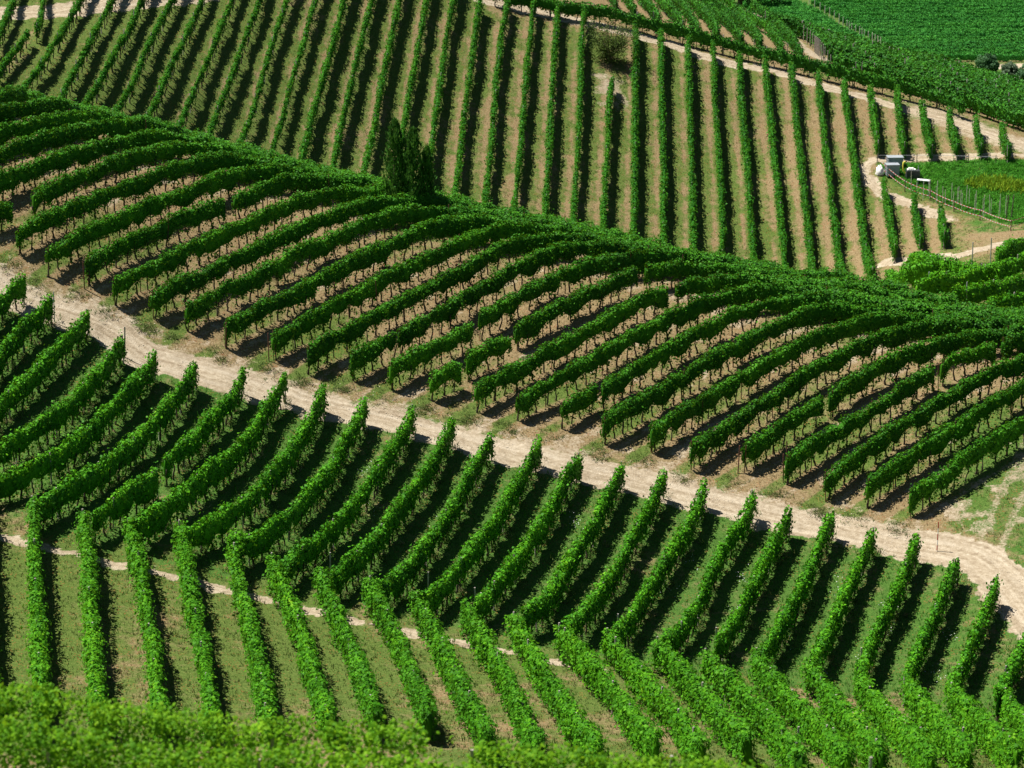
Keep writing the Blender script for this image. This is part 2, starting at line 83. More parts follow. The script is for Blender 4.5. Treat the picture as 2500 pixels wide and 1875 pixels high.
DATA['F1'] = [[[[64.05,611.5],[76.57,610.98],[88.8,608.61],[100.92,606.19],[113.15,604.89]]],[[[63.58,606.88],[76.0,606.29],[88.06,603.35],[100.22,601.78],[112.24,599.85]]],[[[63.14,602.48],[75.38,601.18],[87.39,598.6],[99.51,597.43],[111.25,594.38]]],[[[63.28,597.8],[75.21,595.96],[87.1,594.38],[98.9,592.66],[110.28,589.04]]],[[[64.01,592.62],[75.58,591.25],[87.14,590.27],[98.37,587.44],[109.42,584.29]]],[[[64.61,587.6],[75.93,587.25],[87.06,585.76],[97.82,582.34],[108.67,580.12]]],[[[65.23,583.39],[76.24,583.36],[86.89,580.87],[97.35,577.83],[107.94,576.12]]],[[[65.68,579.79],[76.33,579.07],[86.62,576.15],[96.93,573.93],[107.17,571.87]]],[[[66.07,576.16],[76.34,574.52],[86.42,572.05],[96.51,570.2],[106.35,567.33]]],[[[66.35,572.13],[76.34,570.25],[86.26,568.48],[96.04,566.2],[105.55,562.85]]],[[[66.54,568.0],[76.35,566.6],[86.07,564.98],[95.51,561.93],[104.83,558.86]]],[[[66.76,564.28],[76.41,563.36],[85.84,561.17],[94.99,557.8],[104.21,555.45]]],[[[67.41,561.12],[76.72,559.98],[85.73,557.07],[94.64,554.14],[103.65,552.33]]],[[[68.08,558.14],[76.98,556.18],[85.66,553.18],[94.38,551.03],[103.08,549.14]]],[[[68.7,554.81],[77.22,552.26],[85.67,549.86],[94.15,548.09],[102.47,545.76]]],[[[69.27,551.11],[77.49,548.71],[85.73,546.94],[93.89,545.0],[101.87,542.4]]],[[[69.84,547.52],[77.83,545.68],[85.79,544.01],[93.6,541.73],[101.33,539.37]]],[[[70.45,544.4],[78.18,542.8],[85.81,540.84],[93.33,538.6],[100.88,536.81]]],[[[71.09,541.56],[78.49,539.68],[85.81,537.61],[93.14,535.9],[100.48,534.56]]],[[[72.08,538.37],[79.05,536.27],[86.06,534.68],[93.1,533.59],[100.08,532.33]]],[[[73.03,534.8],[79.67,533.16],[86.39,532.26],[93.09,531.41],[99.66,529.95]]],[[[73.92,531.52],[80.31,530.67],[86.72,530.09],[93.04,529.1],[99.23,527.5]]],[[[74.56,529.03],[80.73,528.54],[86.85,527.84],[92.88,526.64],[98.83,525.19]]],[[[74.89,526.96],[80.87,526.37],[86.79,525.44],[92.64,524.28],[98.47,523.18]]]]
DATA['F2'] = [[[[49.34,610.32],[53.3,607.15],[57.19,603.85],[61.04,600.46]]],[[[48.9,604.62],[53.19,601.7],[57.44,598.65],[61.62,595.47]]],[[[48.45,599.0],[53.18,596.44],[57.84,593.67],[62.43,590.7]]],[[[48.06,593.55],[53.13,591.4],[58.14,588.92],[63.07,586.14]]],[[[48.71,588.69],[53.76,586.75],[58.74,584.44],[63.64,581.78]]],[[[49.16,584.07],[54.19,582.33],[59.14,580.17],[64.02,577.61]]],[[[49.63,579.75],[54.63,578.17],[59.56,576.12],[64.4,573.62]]],[[[49.98,575.65],[54.96,574.21],[59.86,572.24],[64.67,569.8]]],[[[50.33,571.81],[55.29,570.46],[60.16,568.55],[64.94,566.12]]],[[[50.94,568.26],[55.86,566.93],[60.7,565.01],[65.44,562.55]]],[[[51.72,564.94],[56.61,563.58],[61.41,561.61],[66.11,559.07]]],[[[52.51,561.76],[57.36,560.35],[62.12,558.28],[66.77,555.64]]],[[[53.29,558.7],[58.11,557.2],[62.82,555.03],[67.43,552.26]]],[[[54.07,555.74],[58.85,554.13],[63.52,551.82],[68.07,548.9]]],[[[54.85,552.86],[59.58,551.1],[64.2,548.63],[68.71,545.56]]]]
DATA['spots'] = {'cyp1':[-10.85,254.87,1.26,262],'cyp2':[-9.36,255.52,0.96,263],'cyp3':[-8.24,256.57,0.85,264],'tree':[9.53,287.78,8.06,293],'striped':[26.39,167.25,-0.02,180],'tote1':[37.21,273.2,-0.18,283],'tote2':[36.84,272.68,-0.3,282],'tarp':[35.99,273.98,-0.05,283],'hose':[37.99,272.3,-0.34,282],'box':[38.23,271.47,-0.5,281],'board':[39.17,271.07,-0.53,281],'bush1':[87.73,519.04,-36.46,536],'bush2':[90.72,515.23,-36.61,532],'bush3':[92.33,512.85,-36.73,530],'dark':[52.9,595.16,-38.22,606],'tape':[[36.05,273.79,-0.08,283],[37.82,269.42,-0.96,279],[39.93,266.97,-1.31,277],[41.75,263.85,-1.65,275],[43.72,260.65,-1.71,272],[45.73,255.53,-1.5,267],[48.77,258.45,-1.25,271]],'wire':[[35.91,275.97,0.38,285],[37.96,275.97,0.38,285],[39.78,275.86,0.4,285],[41.84,275.64,0.45,286],[44.74,275.11,0.49,285],[47.34,274.66,0.51,285]],'lpost':[[37.32,225.29,2.82,236],[39.62,230.04,1.98,241],[33.39,246.36,-4.24,257],[30.86,213.53,3.77,223],[35.17,202.46,5.83,213],[34.86,187.9,6.62,199]],'thick':[[46.04,260.03,-1.48,272],[46.54,260.12,-1.43,272]],'cpost':[[17.53,175.38,1.68,186]],'cpost2':[[9.09,178.2,2.85,188],[14.66,176.25,1.98,187],[12.66,181.6,3.65,191],[15.1,187.61,5.81,196]],'cpost3':[[-16.19,183.11,7.59,192],[-10.65,182.99,6.53,192]],'cpost4':[[-28.67,185.76,11.78,195],[-19.06,183.32,8.3,192]],'bpost':[[-30.15,181.92,10.66,191],[-30.36,182.7,10.98,192],[-25.32,179.82,8.79,189]],'fpost':[[13.69,126.16,4.16,139],[15.36,126.45,4.03,140],[19.62,127.21,3.68,141],[21.71,127.59,3.51,142],[23.9,128.04,3.3,143]],'brp':[[5.9,149.73,0.61,162],[11.49,149.73,-0.16,163]],'brp2':[[-10.29,152.15,3.38,163],[-2.03,150.77,1.82,162],[-1.72,150.14,1.78,162],[-4.8,151.97,2.3,163]],'brp3':[[24.56,146.48,-0.97,161],[27.09,146.22,-1.05,162],[19.54,148.42,-0.85,162]],'apost':[[-8.76,144.84,3.17,157],[-4.1,133.7,3.66,146],[-13.06,137.91,4.22,150]],'ap2':[[5.74,132.78,2.94,145],[3.11,133.64,2.99,146]],'ap1':[[-18.79,139.47,4.91,152],[-22.71,144.72,5.51,157]],'crest':[[-41.76,248.12,12.55,256],[-38.47,248.86,11.55,257],[-32.48,250.03,9.04,258],[-28.17,252.97,7.4,260],[-26.37,252.73,6.44,260],[-24.87,255.44,6.43,263]],'crest1':[[-17.67,256.82,3.91,264],[-16.61,254.11,2.91,261],[-14.66,256.5,2.8,264],[-5.94,255.35,-0.04,263],[-3.66,258.7,0.05,266],[-21.46,255.69,5.05,263]],'crest2':[[2.73,259.29,-1.45,267],[13.44,260.51,-3.73,269],[12.55,257.83,-4.26,266],[16.01,257.96,-5.03,267],[19.87,262.27,-4.4,271],[22.29,261.3,-5.0,271]],'crest3':[[28.55,252.51,-6.27,263],[30.84,245.61,-5.27,257],[27.69,199.63,6.61,209],[30.56,200.42,6.16,210],[32.61,198.95,6.21,209]],'epost':[[12.7,299.63,10.54,304],[14.78,296.92,9.68,302],[17.84,296.52,8.84,302],[25.17,295.52,7.03,302]],'epost2':[[28.87,296.7,6.39,303],[35.84,294.7,4.77,302],[36.41,295.18,4.67,303],[40.3,296.05,3.83,304],[43.74,291.07,2.83,300],[46.82,292.21,2.27,302]],'edge':[[53.8,579.26,-37.48,590],[54.49,571.36,-37.24,582],[32.83,334.29,3.15,341],[33.77,334.35,2.86,341],[34.03,334.07,2.8,341],[34.21,332.88,2.8,340],[34.3,331.55,2.84,339],[34.47,330.28,2.84,337],[34.6,328.72,2.86,336],[34.63,325.72,2.96,333],[34.8,324.71,2.96,332],[34.89,323.04,3.01,330],[35.12,321.22,3.06,328],[34.94,316.72,3.49,324],[34.86,313.58,3.89,321],[35.54,315.77,3.45,323],[35.48,313.28,3.77,321],[35.65,312.27,3.86,320]]}
DATA['stakes'] = [[38.42,269.33,-0.94,279],[38.68,267.79,-1.26,278],[39.29,267.27,-1.31,277],[39.9,268.1,-1.09,278],[39.94,267.38,-1.23,278],[40.41,266.25,-1.41,277],[40.58,266.79,-1.29,277],[40.96,265.71,-1.45,276],[41.16,265.51,-1.46,276],[41.87,266.31,-1.25,277],[41.79,264.86,-1.5,276],[42.46,265.72,-1.29,276],[42.53,264.86,-1.42,276],[42.23,265.17,-1.4,276],[42.52,264.05,-1.53,275],[43.07,265.09,-1.33,276],[43.31,264.84,-1.34,276],[43.53,262.85,-1.56,274],[43.77,263.46,-1.47,275],[44.19,262.0,-1.56,273],[44.27,261.88,-1.56,273],[44.83,262.13,-1.48,273],[44.95,261.96,-1.48,273],[45.41,260.24,-1.54,272],[45.79,261.84,-1.41,273],[46.17,261.31,-1.41,273]]
DATA['crestposts'] = [[-26.55,204.64],[-21.27,204.15],[-13.24,202.76],[-4.68,201.18],[-2.88,203.6],[2.13,201.89],[9.67,198.92],[12.28,197.97],[21.89,193.71],[24.2,192.88],[26.65,192.3],[29.11,190.95],[31.05,189.48],[28.55,183.49],[17.83,176.57],[-11.57,190.08],[-9.26,190.52]]
DATA['near'] = [[-15.29,66.0,2.2],[-12.74,66.0,2.59],[-11.36,66.0,2.85],[-10.0,66.0,2.56],[-7.66,66.0,2.43],[-6.44,66.0,2.43],[-4.91,66.0,2.58],[-3.27,66.0,2.66],[-1.94,66.0,2.52],[-1.54,66.0,2.26],[0.31,66.0,2.18],[1.85,66.0,1.98],[3.9,66.0,1.9],[6.27,66.0,1.81],[7.87,66.0,1.6],[12.86,66.0,1.47]]
DATA['e2left'] = [[29.83,331.92],[30.44,331.66],[31.06,331.4],[31.68,331.15],[32.3,330.93],[32.89,330.49],[33.48,329.92],[33.93,328.1],[34.24,324.92],[34.4,320.39],[33.66,307.77],[33.5,300.88],[33.66,296.9]]
DATA['fposts'] = [[62.08,596.04],[63.51,587.68],[64.64,579.96],[65.53,570.54],[66.14,561.94],[66.61,557.85],[67.68,553.77],[68.14,549.84],[69.18,545.8],[69.76,541.88],[70.44,538.9]]
DATA['pts'] = [[-26.95,119.28,7.22],[-23.35,119.95,7.01],[-14.15,121.13,6.47],[-4.78,122.64,5.78],[4.81,123.47,5.19],[14.46,123.68,4.88],[24.04,123.33,4.94],[29.57,122.3,5.31],[-35.63,151.5,7.21],[-28.61,150.65,6.74],[-17.11,149.47,4.67],[-5.65,147.35,2.54],[5.61,145.64,0.99],[16.62,143.26,-0.05],[27.23,140.39,-0.34],[33.47,138.99,-0.42],[-31.11,165.79,8.38],[-13.62,163.71,4.64],[-42.34,185.22,13.87],[-33.31,183.38,11.88],[-24.23,180.77,8.75],[-13.77,178.92,5.94],[-1.33,176.6,3.63],[10.86,173.43,1.51],[21.68,169.81,0.2],[31.22,163.84,-0.17],[37.96,160.33,0.11],[-35.43,193.76,17.21],[-18.48,192.74,11.91],[-1.41,190.44,7.84],[15.27,185.89,5.1],[30.8,178.14,3.55],[40.62,173.58,2.29],[-43.4,206.48,20.7],[-37.45,206.43,19.8],[-22.41,204.78,16.34],[-7.45,202.95,12.64],[7.38,200.22,9.97],[21.72,195.53,8.05],[35.16,188.99,6.79],[43.24,187.04,5.91],[-55.45,247.62,15.38],[-45.11,249.44,13.94],[-27.81,254.79,7.66],[-9.47,258.92,1.76],[9.55,259.83,-2.96],[28.53,257.67,-5.94],[38.97,252.01,-2.34],[48.8,245.56,-0.32],[-37.38,259.02,14.37],[-9.95,274.31,6.74],[10.06,276.6,3.01],[29.86,272.32,-0.54],[-59.55,268.17,19.28],[-47.61,264.98,16.74],[-30.38,282.95,17.74],[-10.53,294.24,15.98],[0.0,294.91,12.69],[10.59,294.29,10.24],[21.17,293.22,7.44],[31.58,290.8,5.04],[41.68,286.99,2.7],[51.51,282.91,0.82],[59.06,279.07,-0.43],[26.36,278.11,0.7],[38.35,276.67,0.52],[50.13,274.78,0.53],[37.44,269.19,-1.04],[46.32,256.22,-1.47],[48.18,267.57,-0.66],[11.25,313.7,11.13],[22.76,316.45,7.03],[34.5,318.82,3.37],[45.57,314.99,1.32],[55.99,308.86,-0.22],[67.85,300.93,-1.74],[11.84,330.77,10.26],[29.88,340.79,3.88],[32.86,338.31,2.94],[36.49,337.71,1.62],[44.63,336.35,-0.49],[55.15,331.32,-2.41],[63.72,325.29,-4.11],[50.07,533.61,-36.9],[72.83,531.07,-36.43],[95.21,527.63,-35.79],[57.28,614.06,-39.35],[83.32,611.15,-38.87],[108.93,607.22,-38.22],[133.98,602.32,-37.41],[117.1,523.36,-35.0],[21.58,601.48,-37.27],[31.71,197.89,6.33],[36.38,196.13,6.68],[33.07,206.82,5.25],[38.13,205.97,5.33],[30.64,218.16,3.25],[35.22,216.55,3.74],[39.71,214.85,4.2],[33.92,229.71,1.33],[41.81,226.6,2.43],[51.41,224.91,3.56],[-45.62,217.05,15.99],[-48.85,232.48,10.85],[-39.55,218.04,14.99],[-42.35,233.54,9.78],[-24.0,219.37,10.66],[-25.7,234.98,5.14],[-8.05,219.54,6.34],[-8.62,235.16,0.52],[8.06,218.68,2.91],[8.63,234.24,-3.16],[24.07,216.75,0.1],[25.77,232.18,-6.17],[34.88,372.58,-14.07],[41.3,441.22,-30.25],[50.79,370.14,-17.41],[60.15,438.32,-34.2],[66.47,367.0,-20.75],[78.71,434.61,-38.15],[81.83,363.25,-23.86],[96.9,430.16,-41.84],[-200.0,330.0,25.0],[-200.0,420.0,15.0],[-200.0,560.0,-30.0],[-100.0,330.0,25.0],[-100.0,420.0,15.0],[-100.0,560.0,-30.0],[0.0,330.0,25.0],[0.0,420.0,15.0],[0.0,560.0,-30.0],[-300.0,240.0,22.0],[-120.0,280.0,28.0],[-60.0,-30.0,64.0],[-60.0,0.0,59.4],[-60.0,25.0,45.5],[-60.0,50.0,33.5],[-60.0,59.0,34.7],[-60.0,66.0,34.0],[-60.0,80.0,24.5],[-60.0,95.0,15.5],[-60.0,112.0,8.6],[-20.0,-30.0,64.0],[-20.0,0.0,59.4],[-20.0,25.0,45.5],[-20.0,50.0,33.5],[-20.0,59.0,33.5],[-20.0,66.0,32.0],[-20.0,80.0,24.5],[-20.0,95.0,15.5],[-20.0,112.0,8.6],[20.0,-30.0,64.0],[20.0,0.0,59.4],[20.0,25.0,45.5],[20.0,50.0,33.5],[20.0,59.0,32.3],[20.0,66.0,30.0],[20.0,80.0,24.5],[20.0,95.0,15.5],[20.0,112.0,8.6],[60.0,-30.0,64.0],[60.0,0.0,59.4],[60.0,25.0,45.5],[60.0,50.0,33.5],[60.0,59.0,31.1],[60.0,66.0,28.0],[60.0,80.0,24.5],[60.0,95.0,15.5],[60.0,112.0,8.6],[-150.0,0.0,55.0],[-150.0,60.0,28.0],[-150.0,110.0,6.0],[-150.0,170.0,5.0],[150.0,0.0,55.0],[150.0,60.0,28.0],[150.0,110.0,6.0],[150.0,170.0,-2.0],[150.0,230.0,0.0],[150.0,300.0,0.0],[250.0,200.0,-8.0],[250.0,350.0,-20.0],[300.0,600.0,-42.0],[-150.0,230.0,24.0],[-300.0,100.0,20.0],[300.0,0.0,20.0],[-300.0,600.0,-20.0],[-300.0,-50.0,60.0],[300.0,-50.0,60.0],[0.0,-100.0,66.0],[0.0,900.0,-40.0],[300.0,900.0,-40.0],[-300.0,900.0,-20.0]]

# ------------------------------------------------------------------ terrain height function (thin-plate spline through the surveyed heights)
PTS = np.array(DATA['pts'])
def _fit(pts, lam=0.6):
    n = len(pts); X = pts[:, :2]
    r2 = ((X[:, None] - X[None]) ** 2).sum(-1)
    K = np.where(r2 > 0, r2 * np.log(r2 + 1e-9) * .5, 0)
    A = np.zeros((n + 3, n + 3))
    A[:n, :n] = K + lam * np.eye(n); A[:n, n] = 1; A[:n, n + 1:] = X; A[n, :n] = 1; A[n + 1:, :n] = X.T
    return np.linalg.solve(A, np.r_[pts[:, 2], 0, 0, 0])
TW = _fit(PTS)
def zt(x, y):
    x = np.atleast_1d(np.asarray(x, float)); y = np.atleast_1d(np.asarray(y, float))
    s = x.shape; x = x.ravel(); y = y.ravel(); o = np.empty(len(x))
    for i in range(0, len(x), 20000):
        xx = x[i:i + 20000]; yy = y[i:i + 20000]
        r2 = (xx[:, None] - PTS[:, 0]) ** 2 + (yy[:, None] - PTS[:, 1]) ** 2
        o[i:i + 20000] = (r2 * np.log(r2 + 1e-9) * .5) @ TW[:-3] + TW[-3] + TW[-2] * xx + TW[-1] * yy
    r = np.hypot(x, y - 300)
    f = np.clip((r - 420) / 500, 0, 1); f = f * f * (3 - 2 * f)
    far = -38 + 14 * np.sin(x / 310 + 1) * np.cos(y / 270)
    return (o * (1 - f) + far * f).reshape(s)
def z1(x, y): return float(zt(x, y)[0])

# ------------------------------------------------------------------ helpers
def tag(o, label=None, cat=None, group=None, kind=None):
    if label: o['label'] = label
    if cat: o['category'] = cat
    if group: o['group'] = group
    if kind: o['kind'] = kind
    return o
def empty(name, loc):
    o = bpy.data.objects.new(name, None); COL.objects.link(o); o.location = loc
    o.empty_display_size = 0.3
    return o
def mesh_np(name, V, Fq, mats, matidx=None, smooth=False):
    """V (n,3), Fq (m,k) all faces of k corners"""
    me = bpy.data.meshes.new(name)
    V = np.asarray(V, np.float32); Fq = np.asarray(Fq, np.int32)
    k = Fq.shape[1]
    me.vertices.add(len(V)); me.vertices.foreach_set('co', V.ravel())
    me.loops.add(Fq.size); me.loops.foreach_set('vertex_index', Fq.ravel())
    me.polygons.add(len(Fq))
    me.polygons.foreach_set('loop_start', np.arange(0, Fq.size, k, dtype=np.int32))
    me.polygons.foreach_set('loop_total', np.full(len(Fq), k, np.int32))
    for m in mats: me.materials.append(m)
    if matidx is not None: me.polygons.foreach_set('material_index', np.asarray(matidx, np.int32))
    if smooth: me.polygons.foreach_set('use_smooth', np.ones(len(Fq), bool))
    me.update(calc_edges=True)
    return me
def link(name, me, parent=None, loc=None):
    o = bpy.data.objects.new(name, me); COL.objects.link(o)
    if parent is not None: o.parent = parent
    if loc is not None: o.location = loc
    return o
class MB:
    def __init__(s): s.v = []; s.f = []
    def box(s, c, sz, rot=None):
        i = len(s.v); a, b, d = [q / 2 for q in sz]
        for x, y, z in ((-a,-b,-d),(a,-b,-d),(a,b,-d),(-a,b,-d),(-a,-b,d),(a,-b,d),(a,b,d),(-a,b,d)):
            p = Vector((x, y, z))
            if rot is not None: p = rot @ p
            s.v.append(tuple(p + Vector(c)))
        for f in ((0,3,2,1),(4,5,6,7),(0,1,5,4),(1,2,6,5),(2,3,7,6),(3,0,4,7)): s.f.append(tuple(i + q for q in f))
    def tube(s, pts, rad, n=6, cap=True):
        pts = [Vector(p) for p in pts]; base = len(s.v)
        if not hasattr(rad, '__len__'): rad = [rad] * len(pts)
        for k, p in enumerate(pts):
            t = (pts[min(k + 1, len(pts) - 1)] - pts[max(k - 1, 0)])
            if t.length < 1e-6: t = Vector((0, 0, 1))
            t.normalize(); u = t.cross(Vector((0.31, 0.92, 0.17))).normalized(); w = t.cross(u)
            for j in range(n):
                a = 2 * math.pi * j / n
                s.v.append(tuple(p + (u * math.cos(a) + w * math.sin(a)) * rad[k]))
        for k in range(len(pts) - 1):
            for j in range(n):
                a = base + k * n + j; b = base + k * n + (j + 1) % n
                s.f.append((a, b, b + n, a + n))
        if cap:
            s.f.append(tuple(base + j for j in reversed(range(n))))
            s.f.append(tuple(base + (len(pts) - 1) * n + j for j in range(n)))
    def mesh(s, name, mat, smooth=False):
        me = bpy.data.meshes.new(name); me.from_pydata(s.v, [], s.f); me.materials.append(mat)
        if smooth:
            for p in me.polygons: p.use_smooth = True
        me.update(); return me
def nnoise(n, cell, amp=1.0):
    """smooth 1-d noise with n samples, cell samples per knot"""
    k = max(2, int(n / max(cell, 1)) + 3)
    kn = rng.uniform(-1, 1, k)
    x = np.linspace(0, k - 1.001, n); i = x.astype(int); f = x - i; f = f * f * (3 - 2 * f)
    return amp * (kn[i] * (1 - f) + kn[np.minimum(i + 1, k - 1)] * f)
_perm = rng.uniform(-1, 1, (256, 256))
def noise2(x, y):
    xi = np.floor(x).astype(int); yi = np.floor(y).astype(int); fx = x - xi; fy = y - yi
    fx = fx * fx * (3 - 2 * fx); fy = fy * fy * (3 - 2 * fy)
    a = _perm[xi % 256, yi % 256]; b = _perm[(xi + 1) % 256, yi % 256]
    c = _perm[xi % 256, (yi + 1) % 256]; d = _perm[(xi + 1) % 256, (yi + 1) % 256]
    return (a * (1 - fx) + b * fx) * (1 - fy) + (c * (1 - fx) + d * fx) * fy
def fbm(x, y, o=3): return sum(noise2(x * 2 ** i + 17.3 * i, y * 2 ** i + 5.1 * i) / 2 ** i for i in range(o))
def sm(a, b, x):
    t = np.clip((x - a) / (b - a), 0, 1); return t * t * (3 - 2 * t)

# ------------------------------------------------------------------ materials
def newmat(name):
    m = bpy.data.materials.new(name); m.use_nodes = True
    nt = m.node_tree
    for n in list(nt.nodes): nt.nodes.remove(n)
    return m, nt, nt.nodes.new('ShaderNodeOutputMaterial')
def nd(nt, t, **kw):
    n = nt.nodes.new(t)
    for k, v in kw.items(): setattr(n, k, v)
    return n
def ramp(nt, fac, stops):
    r = nd(nt, 'ShaderNodeValToRGB'); e = r.color_ramp.elements
    while len(e) < len(stops): e.new(0.5)
    for q, (p, c) in zip(e, stops):
        q.position = p; q.color = (*c, 1)
    nt.links.new(fac, r.inputs[0]); return r.outputs[0]
def leaf_mat(name, stops, trans=0.35, tcol=(0.16, 0.34, 0.02), rough=0.6, spec=0.12, patch=0.5):
    m, nt, out = newmat(name); L = nt.links.new
    g = nd(nt, 'ShaderNodeNewGeometry')
    no = nd(nt, 'ShaderNodeTexNoise'); no.inputs['Scale'].default_value = 0.55; no.inputs['Detail'].default_value = 3
    L(g.outputs['Position'], no.inputs['Vector'])
    n2 = nd(nt, 'ShaderNodeTexNoise'); n2.inputs['Scale'].default_value = 0.11; n2.inputs['Detail'].default_value = 2
    L(g.outputs['Position'], n2.inputs['Vector'])
    ad = nd(nt, 'ShaderNodeMath', operation='MULTIPLY_ADD'); L(n2.outputs[0], ad.inputs[0]); ad.inputs[1].default_value = 0.9; ad.inputs[2].default_value = -0.45
    a2 = nd(nt, 'ShaderNodeMath', operation='ADD'); L(no.outputs[0], a2.inputs[0]); L(ad.outputs[0], a2.inputs[1]); no = a2
    mx = nd(nt, 'ShaderNodeMix'); mx.data_type = 'FLOAT'; mx.inputs[0].default_value = patch
    L(g.outputs['Random Per Island'], mx.inputs[2]); L(no.outputs[0], mx.inputs[3])
    col = ramp(nt, mx.outputs[0], stops)
    p = nd(nt, 'ShaderNodeBsdfPrincipled'); p.inputs['Roughness'].default_value = rough
    p.inputs['Specular IOR Level'].default_value = spec
    L(col, p.inputs['Base Color'])
    t = nd(nt, 'ShaderNodeBsdfTranslucent')
    mc = nd(nt, 'ShaderNodeMix'); mc.data_type = 'RGBA'; mc.inputs[0].default_value = 0.6
    L(col, mc.inputs[6]); mc.inputs[7].default_value = (*tcol, 1)
    L(mc.outputs[2], t.inputs[0])
    ms = nd(nt, 'ShaderNodeMixShader'); ms.inputs[0].default_value = trans
    L(p.outputs[0], ms.inputs[1]); L(t.outputs[0], ms.inputs[2]); L(ms.outputs[0], out.inputs[0])
    return m
def simple(name, col, rough=0.7, metal=0.0, var=0.25, scale=8.0, bump=0.0):
    m, nt, out = newmat(name); L = nt.links.new
    tc = nd(nt, 'ShaderNodeNewGeometry')
    no = nd(nt, 'ShaderNodeTexNoise'); no.inputs['Scale'].default_value = scale; no.inputs['Detail'].default_value = 4
    L(tc.outputs['Position'], no.inputs['Vector'])
    c = ramp(nt, no.outputs[0], [(0.3, tuple(q * (1 - var) for q in col)), (0.7, tuple(min(1, q * (1 + var)) for q in col))])
    p = nd(nt, 'ShaderNodeBsdfPrincipled'); p.inputs['Roughness'].default_value = rough; p.inputs['Metallic'].default_value = metal
    L(c, p.inputs['Base Color'])
    if bump:
        b = nd(nt, 'ShaderNodeBump'); b.inputs['Strength'].default_value = bump; b.inputs['Distance'].default_value = 0.02
        L(no.outputs[0], b.inputs['Height']); L(b.outputs[0], p.inputs['Normal'])
    L(p.outputs[0], out.inputs[0]); return m

M_leafA = leaf_mat('vine_leaf_bright', [(0.1, (0.024, 0.100, 0.004)), (0.45, (0.051, 0.215, 0.006)), (0.78, (0.112, 0.350, 0.008)), (1.0, (0.36, 0.52, 0.02))], 0.30)
M_leafB = leaf_mat('vine_leaf_lower', [(0.1, (0.014, 0.075, 0.004)), (0.42, (0.040, 0.190, 0.006)), (0.78, (0.105, 0.360, 0.008)), (1.0, (0.34, 0.54, 0.02))], 0.14, (0.20, 0.42, 0.01))
M_leafC = leaf_mat('vine_leaf_shaded', [(0.1, (0.012, 0.065, 0.004)), (0.48, (0.032, 0.155, 0.007)), (0.85, (0.080, 0.290, 0.010)), (1.0, (0.18, 0.42, 0.014))], 0.16, (0.20, 0.38, 0.01))  # shade on the middle hill rows is painted in as darker leaf green
M_leafD = leaf_mat('vine_leaf_slope', [(0.1, (0.012, 0.085, 0.007)), (0.5, (0.032, 0.180, 0.010)), (0.85, (0.068, 0.270, 0.012)), (1.0, (0.14, 0.38, 0.016))], 0.32)
M_leafE = leaf_mat('vine_leaf_hilltop', [(0.1, (0.010, 0.060, 0.008)), (0.5, (0.026, 0.140, 0.010)), (1.0, (0.085, 0.32, 0.016))], 0.15)
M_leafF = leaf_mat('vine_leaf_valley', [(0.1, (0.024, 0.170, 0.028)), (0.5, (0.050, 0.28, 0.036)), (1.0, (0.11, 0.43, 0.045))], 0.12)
M_leafN = leaf_mat('vine_leaf_near', [(0.05, (0.030, 0.120, 0.006)), (0.40, (0.105, 0.285, 0.008)), (0.78, (0.22, 0.43, 0.012)), (1.0, (0.46, 0.60, 0.03))], 0.42, (0.34, 0.52, 0.015))
M_cyp = leaf_mat('cypress_leaf', [(0.1, (0.016, 0.070, 0.012)), (0.5, (0.050, 0.180, 0.022)), (1.0, (0.15, 0.36, 0.035))], 0.3, (0.07, 0.13, 0.02), 0.7, 0.2)
M_olive = leaf_mat('scrub_leaf', [(0.1, (0.045, 0.085, 0.014)), (0.6, (0.095, 0.16, 0.022)), (1.0, (0.18, 0.25, 0.04))], 0.2, (0.10, 0.14, 0.02), 0.7, 0.2)
M_tree = leaf_mat('tree_leaf', [(0.1, (0.016, 0.05, 0.024)), (0.6, (0.03, 0.08, 0.035)), (1.0, (0.055, 0.12, 0.05))], 0.2, (0.08, 0.16, 0.03), 0.6, 0.3)
M_palebush = leaf_mat('willow_leaf', [(0.1, (0.06, 0.11, 0.06)), (0.6, (0.10, 0.16, 0.085)), (1.0, (0.16, 0.22, 0.12))], 0.2, (0.1, 0.16, 0.05), 0.6, 0.3)
M_bark = simple('vine_bark', (0.050, 0.034, 0.025), 0.9, var=0.4, scale=14, bump=0.5)
M_bark2 = simple('tree_bark', (0.10, 0.080, 0.060), 0.9, var=0.4, scale=9, bump=0.5)
M_rust = simple('rusty_metal', (0.12, 0.045, 0.028), 0.85, var=0.4, scale=10)
M_conc = simple('weathered_post', (0.34, 0.31, 0.27), 0.85, var=0.25, scale=7)
M_galv = simple('galvanised_metal', (0.42, 0.44, 0.47), 0.5, 0.5, 0.12, 5)
M_white = simple('white_paint', (0.72, 0.72, 0.70), 0.6, var=0.08, scale=3)
M_red = simple('red_paint', (0.42, 0.03, 0.025), 0.6, var=0.15, scale=5)
M_grey = simple('grey_plastic', (0.30, 0.33, 0.36), 0.5, var=0.12, scale=3)
M_tank = simple('translucent_tank_plastic', (0.34, 0.42, 0.48), 0.35, var=0.1, scale=2)
M_dark = simple('dark_metal', (0.035, 0.04, 0.042), 0.6, var=0.2, scale=4)
M_yel = simple('yellow_hose', (0.70, 0.62, 0.06), 0.5, var=0.1, scale=4)
M_tarp = simple('white_sheeting', (0.75, 0.75, 0.74), 0.45, var=0.06, scale=3, bump=0.4)
M_tapew = simple('tape_white', (0.68, 0.60, 0.58), 0.5, var=0.05)
M_taper = simple('tape_red', (0.55, 0.10, 0.09), 0.5, var=0.08)

